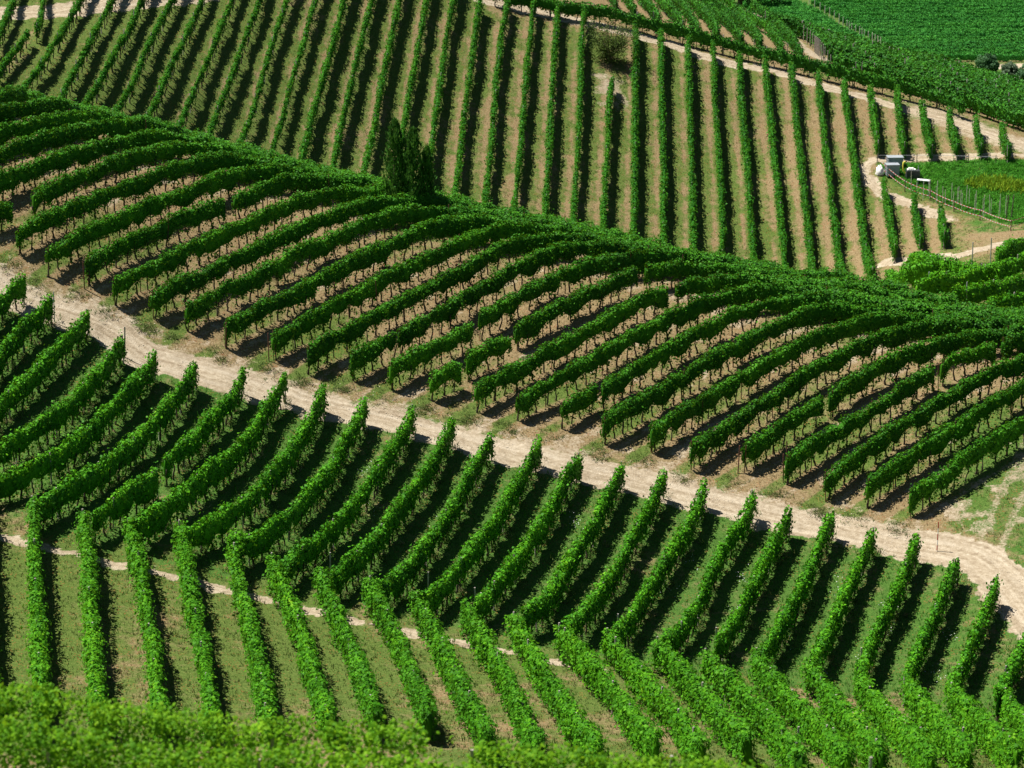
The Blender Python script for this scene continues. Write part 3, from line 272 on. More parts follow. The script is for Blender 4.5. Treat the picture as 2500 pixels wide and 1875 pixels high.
# ------------------------------------------------------------------ vine row plan: smoothing and lengthening
def resample(p, ds):
    p = np.asarray(p, float); d = np.r_[0, np.cumsum(np.hypot(*np.diff(p, axis=0).T))]
    n = max(2, int(round(d[-1] / ds)) + 1); s = np.linspace(0, d[-1], n)
    return np.c_[np.interp(s, d, p[:, 0]), np.interp(s, d, p[:, 1])]
def smooth(p, sig_m=1.6, ds=0.25, pin=True):
    q = resample(p, ds); n = len(q)
    if n < 6: return q
    w = int(3 * sig_m / ds); k = np.exp(-0.5 * (np.arange(-w, w + 1) * ds / sig_m) ** 2); k /= k.sum()
    # odd reflection keeps the ends
    w2 = min(w, n - 1)
    a = 2 * q[0] - q[1:w2 + 1][::-1]; b = 2 * q[-1] - q[-w2 - 1:-1][::-1]
    e = np.vstack([a, q, b])
    if w2 < w:
        k = k[w - w2:w + w2 + 1]; k /= k.sum()
    return np.c_[np.convolve(e[:, 0], k, 'valid'), np.convolve(e[:, 1], k, 'valid')]
def extend(q, L, curv=0.0, end=True, ds=0.25):
    """lengthen a polyline at its end (or start) by L metres, turning curv rad/m"""
    if not end: q = q[::-1]
    k = min(len(q) - 1, 12); t = q[-1] - q[-1 - k]; a = math.atan2(t[1], t[0]); o = [tuple(q[-1])]
    for i in range(int(L / ds)):
        a += curv * ds; o.append((o[-1][0] + math.cos(a) * ds, o[-1][1] + math.sin(a) * ds))
    q = np.vstack([q, np.array(o[1:]).reshape(-1, 2)]) if len(o) > 1 else q
    return q if end else q[::-1]

ROWS = []   # dicts: block, segs [polyline (n,2)], label ...
def orient(segs, key):
    """order segs and points so that they run from low key to high key"""
    segs = [np.asarray(s, float) for s in segs if len(s) > 1]
    segs = [s if key(s[0]) <= key(s[-1]) else s[::-1] for s in segs]
    return sorted(segs, key=lambda s: key(s[0]))

def in_view_x(x, y): return abs(x) < 0.1786 * y * 1.045
# --- middle hill rows, from the dirt road (left) to the crest and over it
for i, segs in enumerate(DATA['C']):
    sg = orient(segs, lambda p: p[0])
    sg = [smooth(s) for s in sg]
    if i < 6: sg[0] = extend(sg[0], 6, end=False)
    last = sg[-1][-1]
    if i >= 24 and last[0] > 36: sg[-1] = extend(sg[-1], 7)
    else: sg[-1] = extend(sg[-1], 14, -0.016)
    ROWS.append(dict(block='C', i=i, segs=sg, ext=(14 if not (i >= 24 and last[0] > 36) else 0)))
for i, segs in enumerate(DATA['B']):
    sg = [smooth(s) for s in orient(segs, lambda p: p[1])]
    if i < 5: sg[0] = extend(sg[0], 6 if i < 4 else 2, end=False)
    ROWS.append(dict(block='B', i=i, segs=sg))
for i, segs in enumerate(DATA['A']):
    sg = [smooth(s, 2.2) for s in orient(segs, lambda p: p[1])]
    sg[0] = extend(sg[0], 3.0 if i < 10 else 4.0, end=False)
    ROWS.append(dict(block='A', i=i, segs=sg))
for i, segs in enumerate(DATA['D']):
    sg = [smooth(s, 2.2) for s in orient(segs, lambda p: p[1])]
    if i < 31: sg[0] = extend(sg[0], 6, end=False)
    if i < 16: sg[-1] = extend(sg[-1], 5)
    ROWS.append(dict(block='D', i=i, segs=sg))
for i, segs in enumerate(DATA['G']):
    pts_ = [p for s in segs for p in s]
    sg = [smooth(sorted(pts_), 2.5)]
    sg[0] = extend(sg[0], 5)
    ROWS.append(dict(block='G', i=i, segs=sg))
ROWS.append(dict(block='H', i=0, segs=[smooth(DATA['EH'][0][0], 3)]))
ROWS[-1]['segs'][0] = extend(ROWS[-1]['segs'][0], 5, end=False)
for i, segs in enumerate(DATA['E1']):
    sg = [smooth(s, 3) for s in orient(segs, lambda p: p[1])]
    sg[-1] = extend(sg[-1], 4)
    ROWS.append(dict(block='E1', i=i, segs=sg))
for i, segs in enumerate(DATA['E2']):
    sg = [smooth(s, 5) for s in orient(segs, lambda p: p[0])]
    ROWS.append(dict(block='E2', i=i, segs=sg))
for i, segs in enumerate(DATA['F1']):
    ROWS.append(dict(block='F1', i=i, segs=[smooth(s, 8, 0.5) for s in orient(segs, lambda p: p[0])]))
for i, segs in enumerate(DATA['F2']):
    ROWS.append(dict(block='F2', i=i, segs=[smooth(s, 8, 0.5) for s in orient(segs, lambda p: p[0])]))
ROWS = [r for r in ROWS if r['segs']]

# ------------------------------------------------------------------ terrain sheet with land-use attributes
def axis(parts):
    o = []
    for a, b, st in parts: o.append(np.arange(a, b - 1e-6, st))
    o.append([parts[-1][1]]); return np.concatenate(o)
XS = axis([(-3000, -500, 250), (-500, -80, 30), (-80, -50, 3), (-50, 66, 0.3), (66, 110, 2.2), (110, 500, 30), (500, 3000, 250)])
YS = axis([(-600, -120, 60), (-120, 118, 4), (118, 345, 0.3), (345, 500, 5), (500, 640, 2), (640, 1000, 30), (1000, 5000, 250)])
GX, GY = np.meshgrid(XS, YS); nx, ny = len(XS), len(YS)
gx = GX.ravel(); gy = GY.ravel()
gz = zt(gx, gy)
fine = (gx > -50.1) & (gx < 66.1) & (gy > 117) & (gy < 345.1)
gz0 = gz.copy()
# roads: distance to centre lines
def dist_line(x, y, line):
    best = np.full(len(x), 1e9); sd = np.zeros(len(x))
    line = np.asarray(line, float)
    for a, b in zip(line[:-1], line[1:]):
        ab = b - a; L = np.hypot(*ab)
        if L < 1e-6: continue
        t = np.clip(((x - a[0]) * ab[0] + (y - a[1]) * ab[1]) / L ** 2, 0, 1)
        dx = x - a[0] - t * ab[0]; dy = y - a[1] - t * ab[1]; d = np.hypot(dx, dy)
        s = np.sign(ab[0] * dy - ab[1] * dx)
        m = d < best; best[m] = d[m]; sd[m] = (s * d)[m]
    return best, sd
kx = kdtree.KDTree(sum(len(s[::2]) for r in ROWS if r['block'][0] != 'F' for s in r['segs']))
kinfo = []
for r in ROWS:
    if r['block'][0] == 'F': continue
    for s in r['segs']:
        t = np.gradient(s, axis=0); t /= np.maximum(1e-9, np.hypot(t[:, 0], t[:, 1]))[:, None]
        for p, tt in zip(s[::2], t[::2]):
            kx.insert((p[0], p[1], 0), len(kinfo)); kinfo.append((p[0], p[1], tt[1], -tt[0], {'A':0,'B':1,'C':2,'D':3,'G':4,'H':5,'E1':6,'E2':7}[r['block']]))
kx.balance(); kinfo = np.array(kinfo)
fi = np.where(fine)[0]
idx = np.array([kx.find((float(gx[q]), float(gy[q]), 0))[1] for q in fi])
K = kinfo[idx]; fx = gx[fi]; fy = gy[fi]
off = (fx - K[:, 0]) * K[:, 2] + (fy - K[:, 1]) * K[:, 3]
rdist = np.hypot(fx - K[:, 0], fy - K[:, 1]); zone = K[:, 4].astype(int)
roads = [('road', 1.40, .6), ('droad', 0.72, .5), ('tlroad', 1.5, .6), ('path', 0.36, .35), ('path2', 0.35, .3), ('dloop', 0.55, .6), ('lroad', 0.85, .6)]
dirt = np.zeros(len(fx)); rut = np.full(len(fx), 9.0)
nA = fbm(fx * .9, fy * .9); nF = fbm(fx * 2.6 + 7, fy * 2.6); nB = fbm(fx * .25 + 40, fy * .25 + 9)
for nm, w, sft in roads:
    for line in DATA[nm]:
        d, sd = dist_line(fx, fy, resample(line, 1.0) if len(line) > 1 else line)
        if nm == 'road': d = d - 0.35 * np.exp(-((fx - 28) / 4) ** 2)
        c = 1 - sm(w - sft * .4, w + sft, d + nA * .3 + nF * .25)
        dirt = np.maximum(dirt, c)
        rut = np.where(np.abs(d) < np.abs(rut), sd, rut)
# pale apron of bare soil between the road and the middle hill rows
d, sd = dist_line(fx, fy, DATA['road'][0])
side = (sd > 0)  # beyond the road
apr = side * (1 - sm(2.0, 4.4, d + nA * .7)) * (0.50 + .34 * nA + .2 * nF)
apr = np.where(fx > 24, apr * (1 - sm(24, 28, fx)), apr)
dirt = np.maximum(dirt, np.clip(apr, 0, 1) * .95)
# bare hilltop corner above the far slope on the right, and the patch round the scrubby tree
d2, sd2 = dist_line(fx, fy, DATA['droad'][0])
c = sm(33, 44, fx) * (1 - sm(1.4, 4.5, np.abs(d2 - 0.5) + nA * .7 + nF * .4)) * .62; dirt = np.maximum(dirt, c)
c = (1 - sm(.8, 2.6, np.hypot((fx - 9.9), (fy - 283.6) * .7) + nA * .9)) * .62; dirt = np.maximum(dirt, c)
# hilltop field track
et = [(33.6, 306.0), (32.6, 314.4), (32.0, 326.0), (30.5, 338.0), (27, 352)]
d, sd = dist_line(fx, fy, et); dirt = np.maximum(dirt, (1 - sm(.9, 2.0, d + nA * .3)) * .85)
rd2, sd_ = dist_line(fx, fy, [(36, 190), (42, 160), (52, 130)])

straw = np.zeros(len(fx)); lush = np.zeros(len(fx))
zA = zone == 0; zB = zone == 1; zC = zone == 2; zD = zone == 3
fade = 1 - sm(1.6, 2.6, rdist)
straw = np.where(zA, .30 + .34 * nB - .1 * np.abs(off), straw)
straw = np.where(zB, .16 + .22 * nB + .08 * nA, straw); lush = np.where(zB, .55, lush)
cc = .70 + .22 * nB + .1 * nA
# the rows' lower ends are grassier in mid-alley
road_d, _ = dist_line(fx, fy, DATA['road'][0])
grassy = (1 - sm(4, 12, road_d + nB * 2)) * (1 - sm(.35, .6, np.abs(off + .45)))
cc = cc - .50 * grassy
straw = np.where(zC, cc, straw)
dirt = np.where(zC, np.maximum(dirt, .55 * sm(.0, .45, nA) * sm(.2, .6, np.abs(off)) * (1 - grassy)), dirt)
dirt = np.where(zC, np.maximum(dirt, .5 * np.exp(-((off - .75) / .3) ** 2) * (1 - grassy)), dirt)
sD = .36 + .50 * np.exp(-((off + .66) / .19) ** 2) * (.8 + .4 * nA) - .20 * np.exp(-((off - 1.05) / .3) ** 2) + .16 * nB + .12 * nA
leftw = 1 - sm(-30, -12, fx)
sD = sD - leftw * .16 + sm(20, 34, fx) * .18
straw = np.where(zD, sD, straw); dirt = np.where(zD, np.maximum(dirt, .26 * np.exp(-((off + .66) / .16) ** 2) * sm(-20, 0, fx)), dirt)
straw = np.where(zone >= 5, .62 + .2 * nB, straw)
straw = np.where(zone == 6, .9, straw); dirt = np.where(zone == 6, np.maximum(dirt, .25), dirt)
straw = np.where(zone == 4, .35 + .2 * nB, straw)
# away from any row (field margins)
marg = sm(1.7, 2.8, rdist)
straw = straw * (1 - marg) + marg * np.where(fy > 240, .55 + .3 * nB, .40 + .35 * nB)
# overgrown basin on the right
pd = (fx > 34.5) & (fy < 276.5) & (fy > 250)
px_, py_ = fx, fy
dl, sdl = dist_line(fx, fy, [(35.5, 275.6), (37.82, 269.42), (39.94, 267.03), (41.8, 264.13), (43.85, 261.46), (46.11, 257.61), (49, 258)])
basin = pd & (sdl > -0.3) & (fx > 35.2)
bw = sm(-0.3, .8, sdl) * pd * (fx > 35) * (1 - sm(275.4, 276.4, fy))
straw = straw * (1 - bw) + bw * (.05 + .15 * sm(.2, .8, nB)); lush = np.maximum(lush * (1 - bw), bw)
dirt = dirt * (1 - bw * .9)
# grassy corner bottom right by the road fork
gc = sm(27.0, 30, fx + (fy - 165) * .1) * (1 - sm(178, 186, fy)) * sm(1.6, 2.6, road_d) * (fy > 158)
straw = straw * (1 - gc) + gc * (.35 + .3 * nB); lush = np.maximum(lush, gc * .35)
d, sd3 = dist_line(fx, fy, [(29.3, 166.5), (31.5, 172), (34, 177.5), (38, 184)])
rr = np.minimum(np.abs(d - .7), 9); dirt = np.maximum(dirt, (1 - sm(.18, .45, rr + nA * .1)) * .5 * (fx > 27))
# green verge between the taped fence and the lower track
gv = sm(41.5, 43.5, fx) * sm(254.6, 256, fy) * (1 - sm(262.5, 264, fy + (fx - 46) * .6)) * (.75 + .5 * nA)
gv = np.clip(gv, 0, 1); straw = straw * (1 - gv) + gv * (.16 + .2 * nB); lush = np.maximum(lush, gv * .7)
# ruts, clods and hollows in the sheet itself
dz = 0.035 * nA + 0.05 * nB
dz = dz + np.where(rdist < 2.2, .05 * np.exp(-(off / .35) ** 2), 0)
dz = dz - 0.05 * dirt * (np.exp(-((np.abs(rut) - .75) / .2) ** 2))
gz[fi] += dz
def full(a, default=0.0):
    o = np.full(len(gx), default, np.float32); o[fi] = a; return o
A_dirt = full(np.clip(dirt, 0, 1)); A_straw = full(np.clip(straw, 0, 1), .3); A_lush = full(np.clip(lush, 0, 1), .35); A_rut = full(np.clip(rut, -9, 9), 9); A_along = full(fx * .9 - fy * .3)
# valley floor: a pale farm track and mown field beyond the last rows
vf = (~fine) & (gy > 440)
A_straw[vf] = (.30 + .3 * sm(519, 530, gy) * (1 - sm(536, 544, gy)))[vf]
A_lush[vf] = .5
tr = vf & (np.abs(gy - (521 - (gx - 90) * .1)) < 2.2) & (gx > 84); A_dirt[tr] = .9
ii = np.arange(nx * ny).reshape(ny, nx)
quads = np.stack([ii[:-1, :-1], ii[:-1, 1:], ii[1:, 1:], ii[1:, :-1]], -1).reshape(-1, 4)

m, nt, out = newmat('soil_and_grass'); L = nt.links.new
geo = nd(nt, 'ShaderNodeNewGeometry')
def attr(n):
    a = nd(nt, 'ShaderNodeAttribute'); a.attribute_name = n; return a.outputs['Fac']
def tex(scale, det=4, rough=.6, dist=0.0):
    n = nd(nt, 'ShaderNodeTexNoise'); n.inputs['Scale'].default_value = scale; n.inputs['Detail'].default_value = det
    n.inputs['Roughness'].default_value = rough; n.inputs['Distortion'].default_value = dist
    L(geo.outputs['Position'], n.inputs['Vector']); return n.outputs[0]
def math_(op, a, b=None, c=None, clamp=False):
    n = nd(nt, 'ShaderNodeMath', operation=op); n.use_clamp = clamp
    for i, q in enumerate((a, b, c)):
        if q is None: continue
        if isinstance(q, (int, float)): n.inputs[i].default_value = q
        else: L(q, n.inputs[i])
    return n.outputs[0]
def mixc(f, a, b):
    n = nd(nt, 'ShaderNodeMix'); n.data_type = 'RGBA'
    L(f, n.inputs[0])
    for q, i in ((a, 6), (b, 7)):
        if isinstance(q, tuple): n.inputs[i].default_value = (*q, 1)
        else: L(q, n.inputs[i])
    return n.outputs[2]
def thr(v, lo, hi):
    n = nd(nt, 'ShaderNodeMapRange'); n.interpolation_type = 'SMOOTHSTEP'
    L(v, n.inputs[0]); n.inputs[1].default_value = lo; n.inputs[2].default_value = hi; return n.outputs[0]
n_f = tex(7.0, 5, .75); n_m = tex(1.6, 4, .65); n_c = tex(22, 3, .7)
grass_a = ramp(nt, n_f, [(0.3, (0.040, 0.078, 0.013)), (0.5, (0.084, 0.132, 0.026)), (0.7, (0.165, 0.200, 0.055))])
grass_l = ramp(nt, n_f, [(0.3, (0.016, 0.070, 0.010)), (0.5, (0.038, 0.135, 0.018)), (0.72, (0.080, 0.200, 0.030))])
grass = mixc(attr('lush'), grass_a, grass_l)
strawc = ramp(nt, n_f, [(0.28, (0.110, 0.080, 0.038)), (0.5, (0.225, 0.165, 0.085)), (0.72, (0.365, 0.285, 0.165))])
sv = math_('ADD', attr('straw'), math_('MULTIPLY', math_('SUBTRACT', n_m, .5), 1.1))
sv = math_('ADD', sv, math_('MULTIPLY', math_('SUBTRACT', n_c, .5), .9))
col = mixc(thr(sv, .28, .72), grass, strawc)
# red-brown fallen leaves and sorrel specks
vo = nd(nt, 'ShaderNodeTexVoronoi'); vo.inputs['Scale'].default_value = 5.5; L(geo.outputs['Position'], vo.inputs['Vector'])
spk = math_('MULTIPLY', thr(vo.outputs[0], .32, .16), thr(tex(.9, 2), .42, .58))
col = mixc(math_('MULTIPLY', spk, .7), col, (0.27, 0.085, 0.035))
cx = nd(nt, 'ShaderNodeCombineXYZ'); L(math_('MULTIPLY', attr('rut'), 3.2), cx.inputs[0]); L(math_('MULTIPLY', attr('along'), .16), cx.inputs[1])
rn = nd(nt, 'ShaderNodeTexNoise'); rn.inputs['Scale'].default_value = 1.0; rn.inputs['Detail'].default_value = 3; L(cx.outputs[0], rn.inputs['Vector'])
dmix = math_('ADD', math_('MULTIPLY', tex(3.0, 6, .7), .6), math_('MULTIPLY', rn.outputs[0], .4))
dcol = ramp(nt, dmix, [(0.32, (0.20, 0.150, 0.095)), (0.48, (0.35, 0.285, 0.200)), (0.64, (0.50, 0.430, 0.325))])
rab = math_('ABSOLUTE', attr('rut'))
wt = math_('MULTIPLY', math_('SUBTRACT', 1.0, thr(math_('ABSOLUTE', math_('SUBTRACT', rab, .78)), .05, .36)), thr(tex(.35, 2), .38, .58))
dcol = mixc(math_('MULTIPLY', wt, .45), dcol, (0.52, 0.455, 0.355))
crk = nd(nt, 'ShaderNodeTexVoronoi'); crk.feature = 'DISTANCE_TO_EDGE'; crk.inputs['Scale'].default_value = 2.3; crk.inputs['Randomness'].default_value = 1.0
wv = nd(nt, 'ShaderNodeVectorMath', operation='ADD'); nv = nd(nt, 'ShaderNodeTexNoise'); nv.inputs['Scale'].default_value = 2.0; L(geo.outputs['Position'], nv.inputs['Vector']); L(geo.outputs['Position'], wv.inputs[0]); L(nv.outputs['Color'], wv.inputs[1]); L(wv.outputs[0], crk.inputs['Vector'])
dcol = mixc(math_('MULTIPLY', math_('SUBTRACT', 1.0, thr(crk.outputs[0], .0, .06)), .30), dcol, (0.20, 0.155, 0.10))
dv = math_('ADD', attr('dirt'), math_('MULTIPLY', math_('SUBTRACT', n_f, .5), 1.0))
dv = math_('ADD', dv, math_('MULTIPLY', math_('SUBTRACT', n_m, .5), .5))
col = mixc(thr(dv, .36, .68), col, dcol)
p = nd(nt, 'ShaderNodeBsdfPrincipled'); p.inputs['Roughness'].default_value = 0.95; p.inputs['Specular IOR Level'].default_value = 0.1
L(col, p.inputs['Base Color'])
b1 = nd(nt, 'ShaderNodeBump'); b1.inputs['Strength'].default_value = 0.55; b1.inputs['Distance'].default_value = 0.11; L(n_f, b1.inputs['Height'])
b2 = nd(nt, 'ShaderNodeBump'); b2.inputs['Strength'].default_value = 0.6; b2.inputs['Distance'].default_value = 0.03; L(tex(14, 5, .8), b2.inputs['Height'])
L(b1.outputs[0], b2.inputs['Normal']); L(b2.outputs[0], p.inputs['Normal']); L(p.outputs[0], out.inputs[0])
M_ground = m
gm = mesh_np('ground', np.c_[gx, gy, gz], quads, [M_ground], smooth=True)
for n_, a_ in (('dirt', A_dirt), ('straw', A_straw), ('lush', A_lush), ('rut', A_rut), ('along', A_along)):
    at = gm.attributes.new(n_, 'FLOAT', 'POINT'); at.data.foreach_set('value', a_)
ground = link('ground', gm)
tag(ground, kind='structure', label='hilly vineyard ground of grass, straw and pale bare soil')

# ------------------------------------------------------------------ vine rows
SPEC = {  # bottom, top, half width, leaves per metre, leaf size, material, trunk step, post step
    'A':  (.25, 2.00, .44, 290, .165, M_leafA, 0, 5.0),
    'B':  (.45, 2.00, .29, 260, .165, M_leafB, 1.0, 5.0),
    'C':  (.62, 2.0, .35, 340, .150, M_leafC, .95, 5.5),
    'D':  (.30, 1.88, .34, 165, .185, M_leafD, 0, 5.5),
    'G':  (.35, 2.00, .40, 240, .17, M_leafB, 0, 6.0),
    'H':  (.55, 1.95, .42, 190, .19, M_leafE, 1.4, 4.5),
    'E1': (.45, 1.80, .34, 110, .20, M_leafE, 0, 0),
    'E2': (.35, 1.95, .50, 150, .24, M_leafE, 0, 9.0),
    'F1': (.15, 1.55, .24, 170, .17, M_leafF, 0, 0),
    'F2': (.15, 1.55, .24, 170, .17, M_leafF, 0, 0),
}
def leaf_quads(P, N, size):
    n = len(P)
    N = N / np.maximum(1e-6, np.linalg.norm(N, axis=1))[:, None]
    R = rng.normal(size=(n, 3)); U = np.cross(N, R); U /= np.maximum(1e-6, np.linalg.norm(U, axis=1))[:, None]
    W = np.cross(N, U)
    s = (size * rng.uniform(.5, 1.5, n))[:, None] * .5
    fold = N * s * rng.uniform(-.5, .5, n)[:, None]
    v = np.stack([P - U * s, P - W * s * .8 + fold, P + U * s, P + W * s * .8 + fold], 1)
    return v.reshape(-1, 3)
def row_foliage(r, base):
    b, t, hw, dens, ls, mat, _, _ = SPEC[r['block']]
    if r['block'] == 'D' and r['i'] < 22: b = .78 if r['i'] < 11 else .52; hw = .25 if r['i'] < 11 else .31; t = 1.62 if r['i'] < 11 else 1.85
    VV = []; core_v = []; core_f = []; nv = 0
    for s in r['segs']:
        d = np.r_[0, np.cumsum(np.hypot(*np.diff(s, axis=0).T))]; Ls = d[-1]
        if Ls < .3: continue
        g = zt(s[:, 0], s[:, 1])
        T = np.gradient(s, axis=0); T /= np.maximum(1e-9, np.hypot(T[:, 0], T[:, 1]))[:, None]
        nn = len(s)
        cell = 1.0 / (d[-1] / (nn - 1))
        top = t + nnoise(nn, cell * 3.2, .14) + nnoise(nn, cell * .6, .17)
        bot = b + nnoise(nn, cell * .55, .36 if r['block'] in 'BC' else .18) + nnoise(nn, cell * .3, .15)
        wid = hw * (1 + nnoise(nn, cell * 1.0, .40) + nnoise(nn, cell * .35, .2))
        cen = nnoise(nn, cell * 4, .07)
        if r['block'] in ('C', 'B', 'A', 'D'):   # a weak vine here and there leaves a thin, short stretch
            weak = np.clip(nnoise(nn, cell * 1.6, 1.0) - .54, 0, 1) * 2.2
            wid *= (1 - .6 * np.clip(weak, 0, 1)); bot += .35 * np.clip(weak, 0, 1)
        else: weak = np.zeros(nn)
        if r.get('ext') and s is r['segs'][-1]: bx_ = sm(Ls - r['ext'] - 1.5, Ls - r['ext'] + 2.0, d); wid = wid * (1 + 1.1 * bx_); top = top + nnoise(nn, cell * .9, .16) * bx_
        else: bx_ = np.zeros(nn)
        endw = np.minimum(1, .5 + np.minimum(d, Ls - d) / .4); wid *= endw; top -= .25 * (1 - endw); bot -= .25 * (1 - endw)
        # ---- lumpy opaque core
        st = max(1, int(round(.5 / (d[-1] / (nn - 1))))); ks = list(range(0, nn, st))
        if ks[-1] != nn - 1: ks.append(nn - 1)
        ks = np.array(ks); ring = []
        ang = np.array([(-.38, .16), (-.46, .5), (-.36, .8), (0, .86), (.36, .8), (.46, .5), (.38, .16), (0, .10)])
        for a, h in ang:
            jit = rng.uniform(.75, 1.15, len(ks)); o = cen[ks] + a * wid[ks] * jit
            hh = bot[ks] + (top[ks] - bot[ks]) * np.clip(h + rng.uniform(-.05, .05, len(ks)), .04, .93)
            ring.append(np.c_[s[ks, 0] - T[ks, 1] * o, s[ks, 1] + T[ks, 0] * o, g[ks] + hh])
        ring = np.stack(ring, 1); c0 = sum(len(q) for q in core_v)
        core_v.append(ring.reshape(-1, 3)); m_ = len(ks)
        for k in range(m_ - 1):
            for j in range(8):
                a_ = c0 + k * 8 + j; b_ = c0 + k * 8 + (j + 1) % 8
                core_f.append((a_, a_ + 8, b_ + 8, b_))
        for e0 in (c0, c0 + (m_ - 1) * 8): core_f += [(e0, e0 + 1, e0 + 6, e0 + 7), (e0 + 1, e0 + 2, e0 + 5, e0 + 6), (e0 + 2, e0 + 3, e0 + 4, e0 + 5)]
        # ---- leaves on the hedge surface
        n = int(dens * Ls)
        q = rng.uniform(0, Ls, int(n * 1.25))
        keep = rng.uniform(0, 1, len(q)) < (1 - .45 * np.clip(np.interp(q, d, weak), 0, 1)) * (.78 + .22 * np.sin(q * 5.3 + rng.uniform(0, 6)))
        q = q[keep][:n]; n = len(q)
        X = np.interp(q, d, s[:, 0]); Y = np.interp(q, d, s[:, 1]); Gz = np.interp(q, d, g)
        tx = np.interp(q, d, T[:, 0]); ty = np.interp(q, d, T[:, 1])
        tp_ = np.interp(q, d, top); bt_ = np.interp(q, d, bot); wd_ = np.interp(q, d, wid); ce = np.interp(q, d, cen)
        per = (tp_ - bt_) * 2 + wd_ * 1.6
        u = rng.uniform(0, 1, n) * per
        H = tp_ - bt_
        left = u < H; right = (u >= H) & (u < 2 * H); topm = ~(left | right)
        hz = np.where(left, u / H, np.where(right, (u - H) / H, 1.0))
        lat = np.where(left, -1.0, np.where(right, 1.0, rng.uniform(-1, 1, n)))
        prof = np.where(topm, .85, 1 - .30 * hz ** 3 - .35 * (1 - hz) ** 3)
        lump = .80 + .22 * np.sin(q * 3.1 + hz * 4 + 1.3 * np.sin(q * 1.7)) * np.sin(q * 1.3 + hz * 7) + (.24 if r['block'] == 'C' else .14) * np.sin(q * 6.6 + 1.2 * np.sin(q * .9) + hz * 3) + rng.uniform(-.5, .26, n)
        o = ce + lat * wd_ * prof * np.where(topm, 1, lump)
        zz = bt_ + H * hz + np.where(topm, rng.normal(0, .055, n) - .16 * (lat ** 2), rng.normal(0, .04, n))
        shoot = rng.uniform(0, 1, n) < (.07 if r['block'] in 'AB' else .03)
        zz = zz + shoot * topm * rng.uniform(.05, .42, n); o = o + shoot * (~topm) * lat * rng.uniform(0, .32, n)
        hang = (hz < .15) & (~topm) & (rng.uniform(0, 1, n) < .45); zz = zz - hang * rng.uniform(0, .45, n)
        P = np.c_[X - ty * o, Y + tx * o, Gz + zz]
        N = np.c_[-ty * lat, tx * lat, np.where(topm, 1.4, {'A': .55, 'D': .5, 'B': .05, 'C': .18}.get(r['block'], .1) + np.interp(q, d, bx_) * 1.1)] + rng.normal(0, .55, (n, 3))
        VV.append(leaf_quads(P, N, ls))
    if not VV: return None
    V = np.vstack(VV); nq = len(V) // 4
    Fq = np.arange(nq * 4).reshape(-1, 4)
    cv = np.vstack(core_v); cf = np.array(core_f) + len(V)
    V = np.vstack([V, cv]) - np.array(base)
    return mesh_np('foliage', V, np.vstack([Fq, cf]), [mat])

TRUNKS = []
for k in range(5):
    mb = MB(); x = y = 0; P_ = []; R_ = []
    for j in range(7):
        z = j / 6 * 1.1; P_.append((x, y, z - .08)); R_.append(.060 - .025 * j / 6 + random.uniform(-.005, .007))
        x += random.uniform(-.055, .055); y += random.uniform(-.05, .05)
    mb.tube(P_, R_, 6)
    if k % 2: mb.tube([P_[3], (P_[3][0] + .13, P_[3][1] + .03, P_[3][2] + .22), (P_[3][0] + .2, P_[3][1] + .05, P_[3][2] + .5)], [.028, .022, .015], 5)
    TRUNKS.append(mb.mesh('trunk', M_bark, True))
def post_mesh(mat, h, r, name='post', sq=False):
    mb = MB()
    if sq: mb.box((0, 0, h / 2 - .1), (r * 2, r * 2, h + .2))
    else: mb.tube([(0, 0, -.15), (0, 0, h)], r, 8)
    return mb.mesh(name, mat)
M_palewood = simple('pale_wood', (.60, .56, .48), .8, var=.1)
P_conc = post_mesh(M_conc, 2.12, .04, sq=True); P_rust = post_mesh(M_rust, 2.1, .032); P_rust2 = post_mesh(M_rust, 1.95, .04)
P_grey = post_mesh(M_conc, 1.95, .035, sq=True)
P_far = post_mesh(M_conc, 2.2, .045, sq=True)

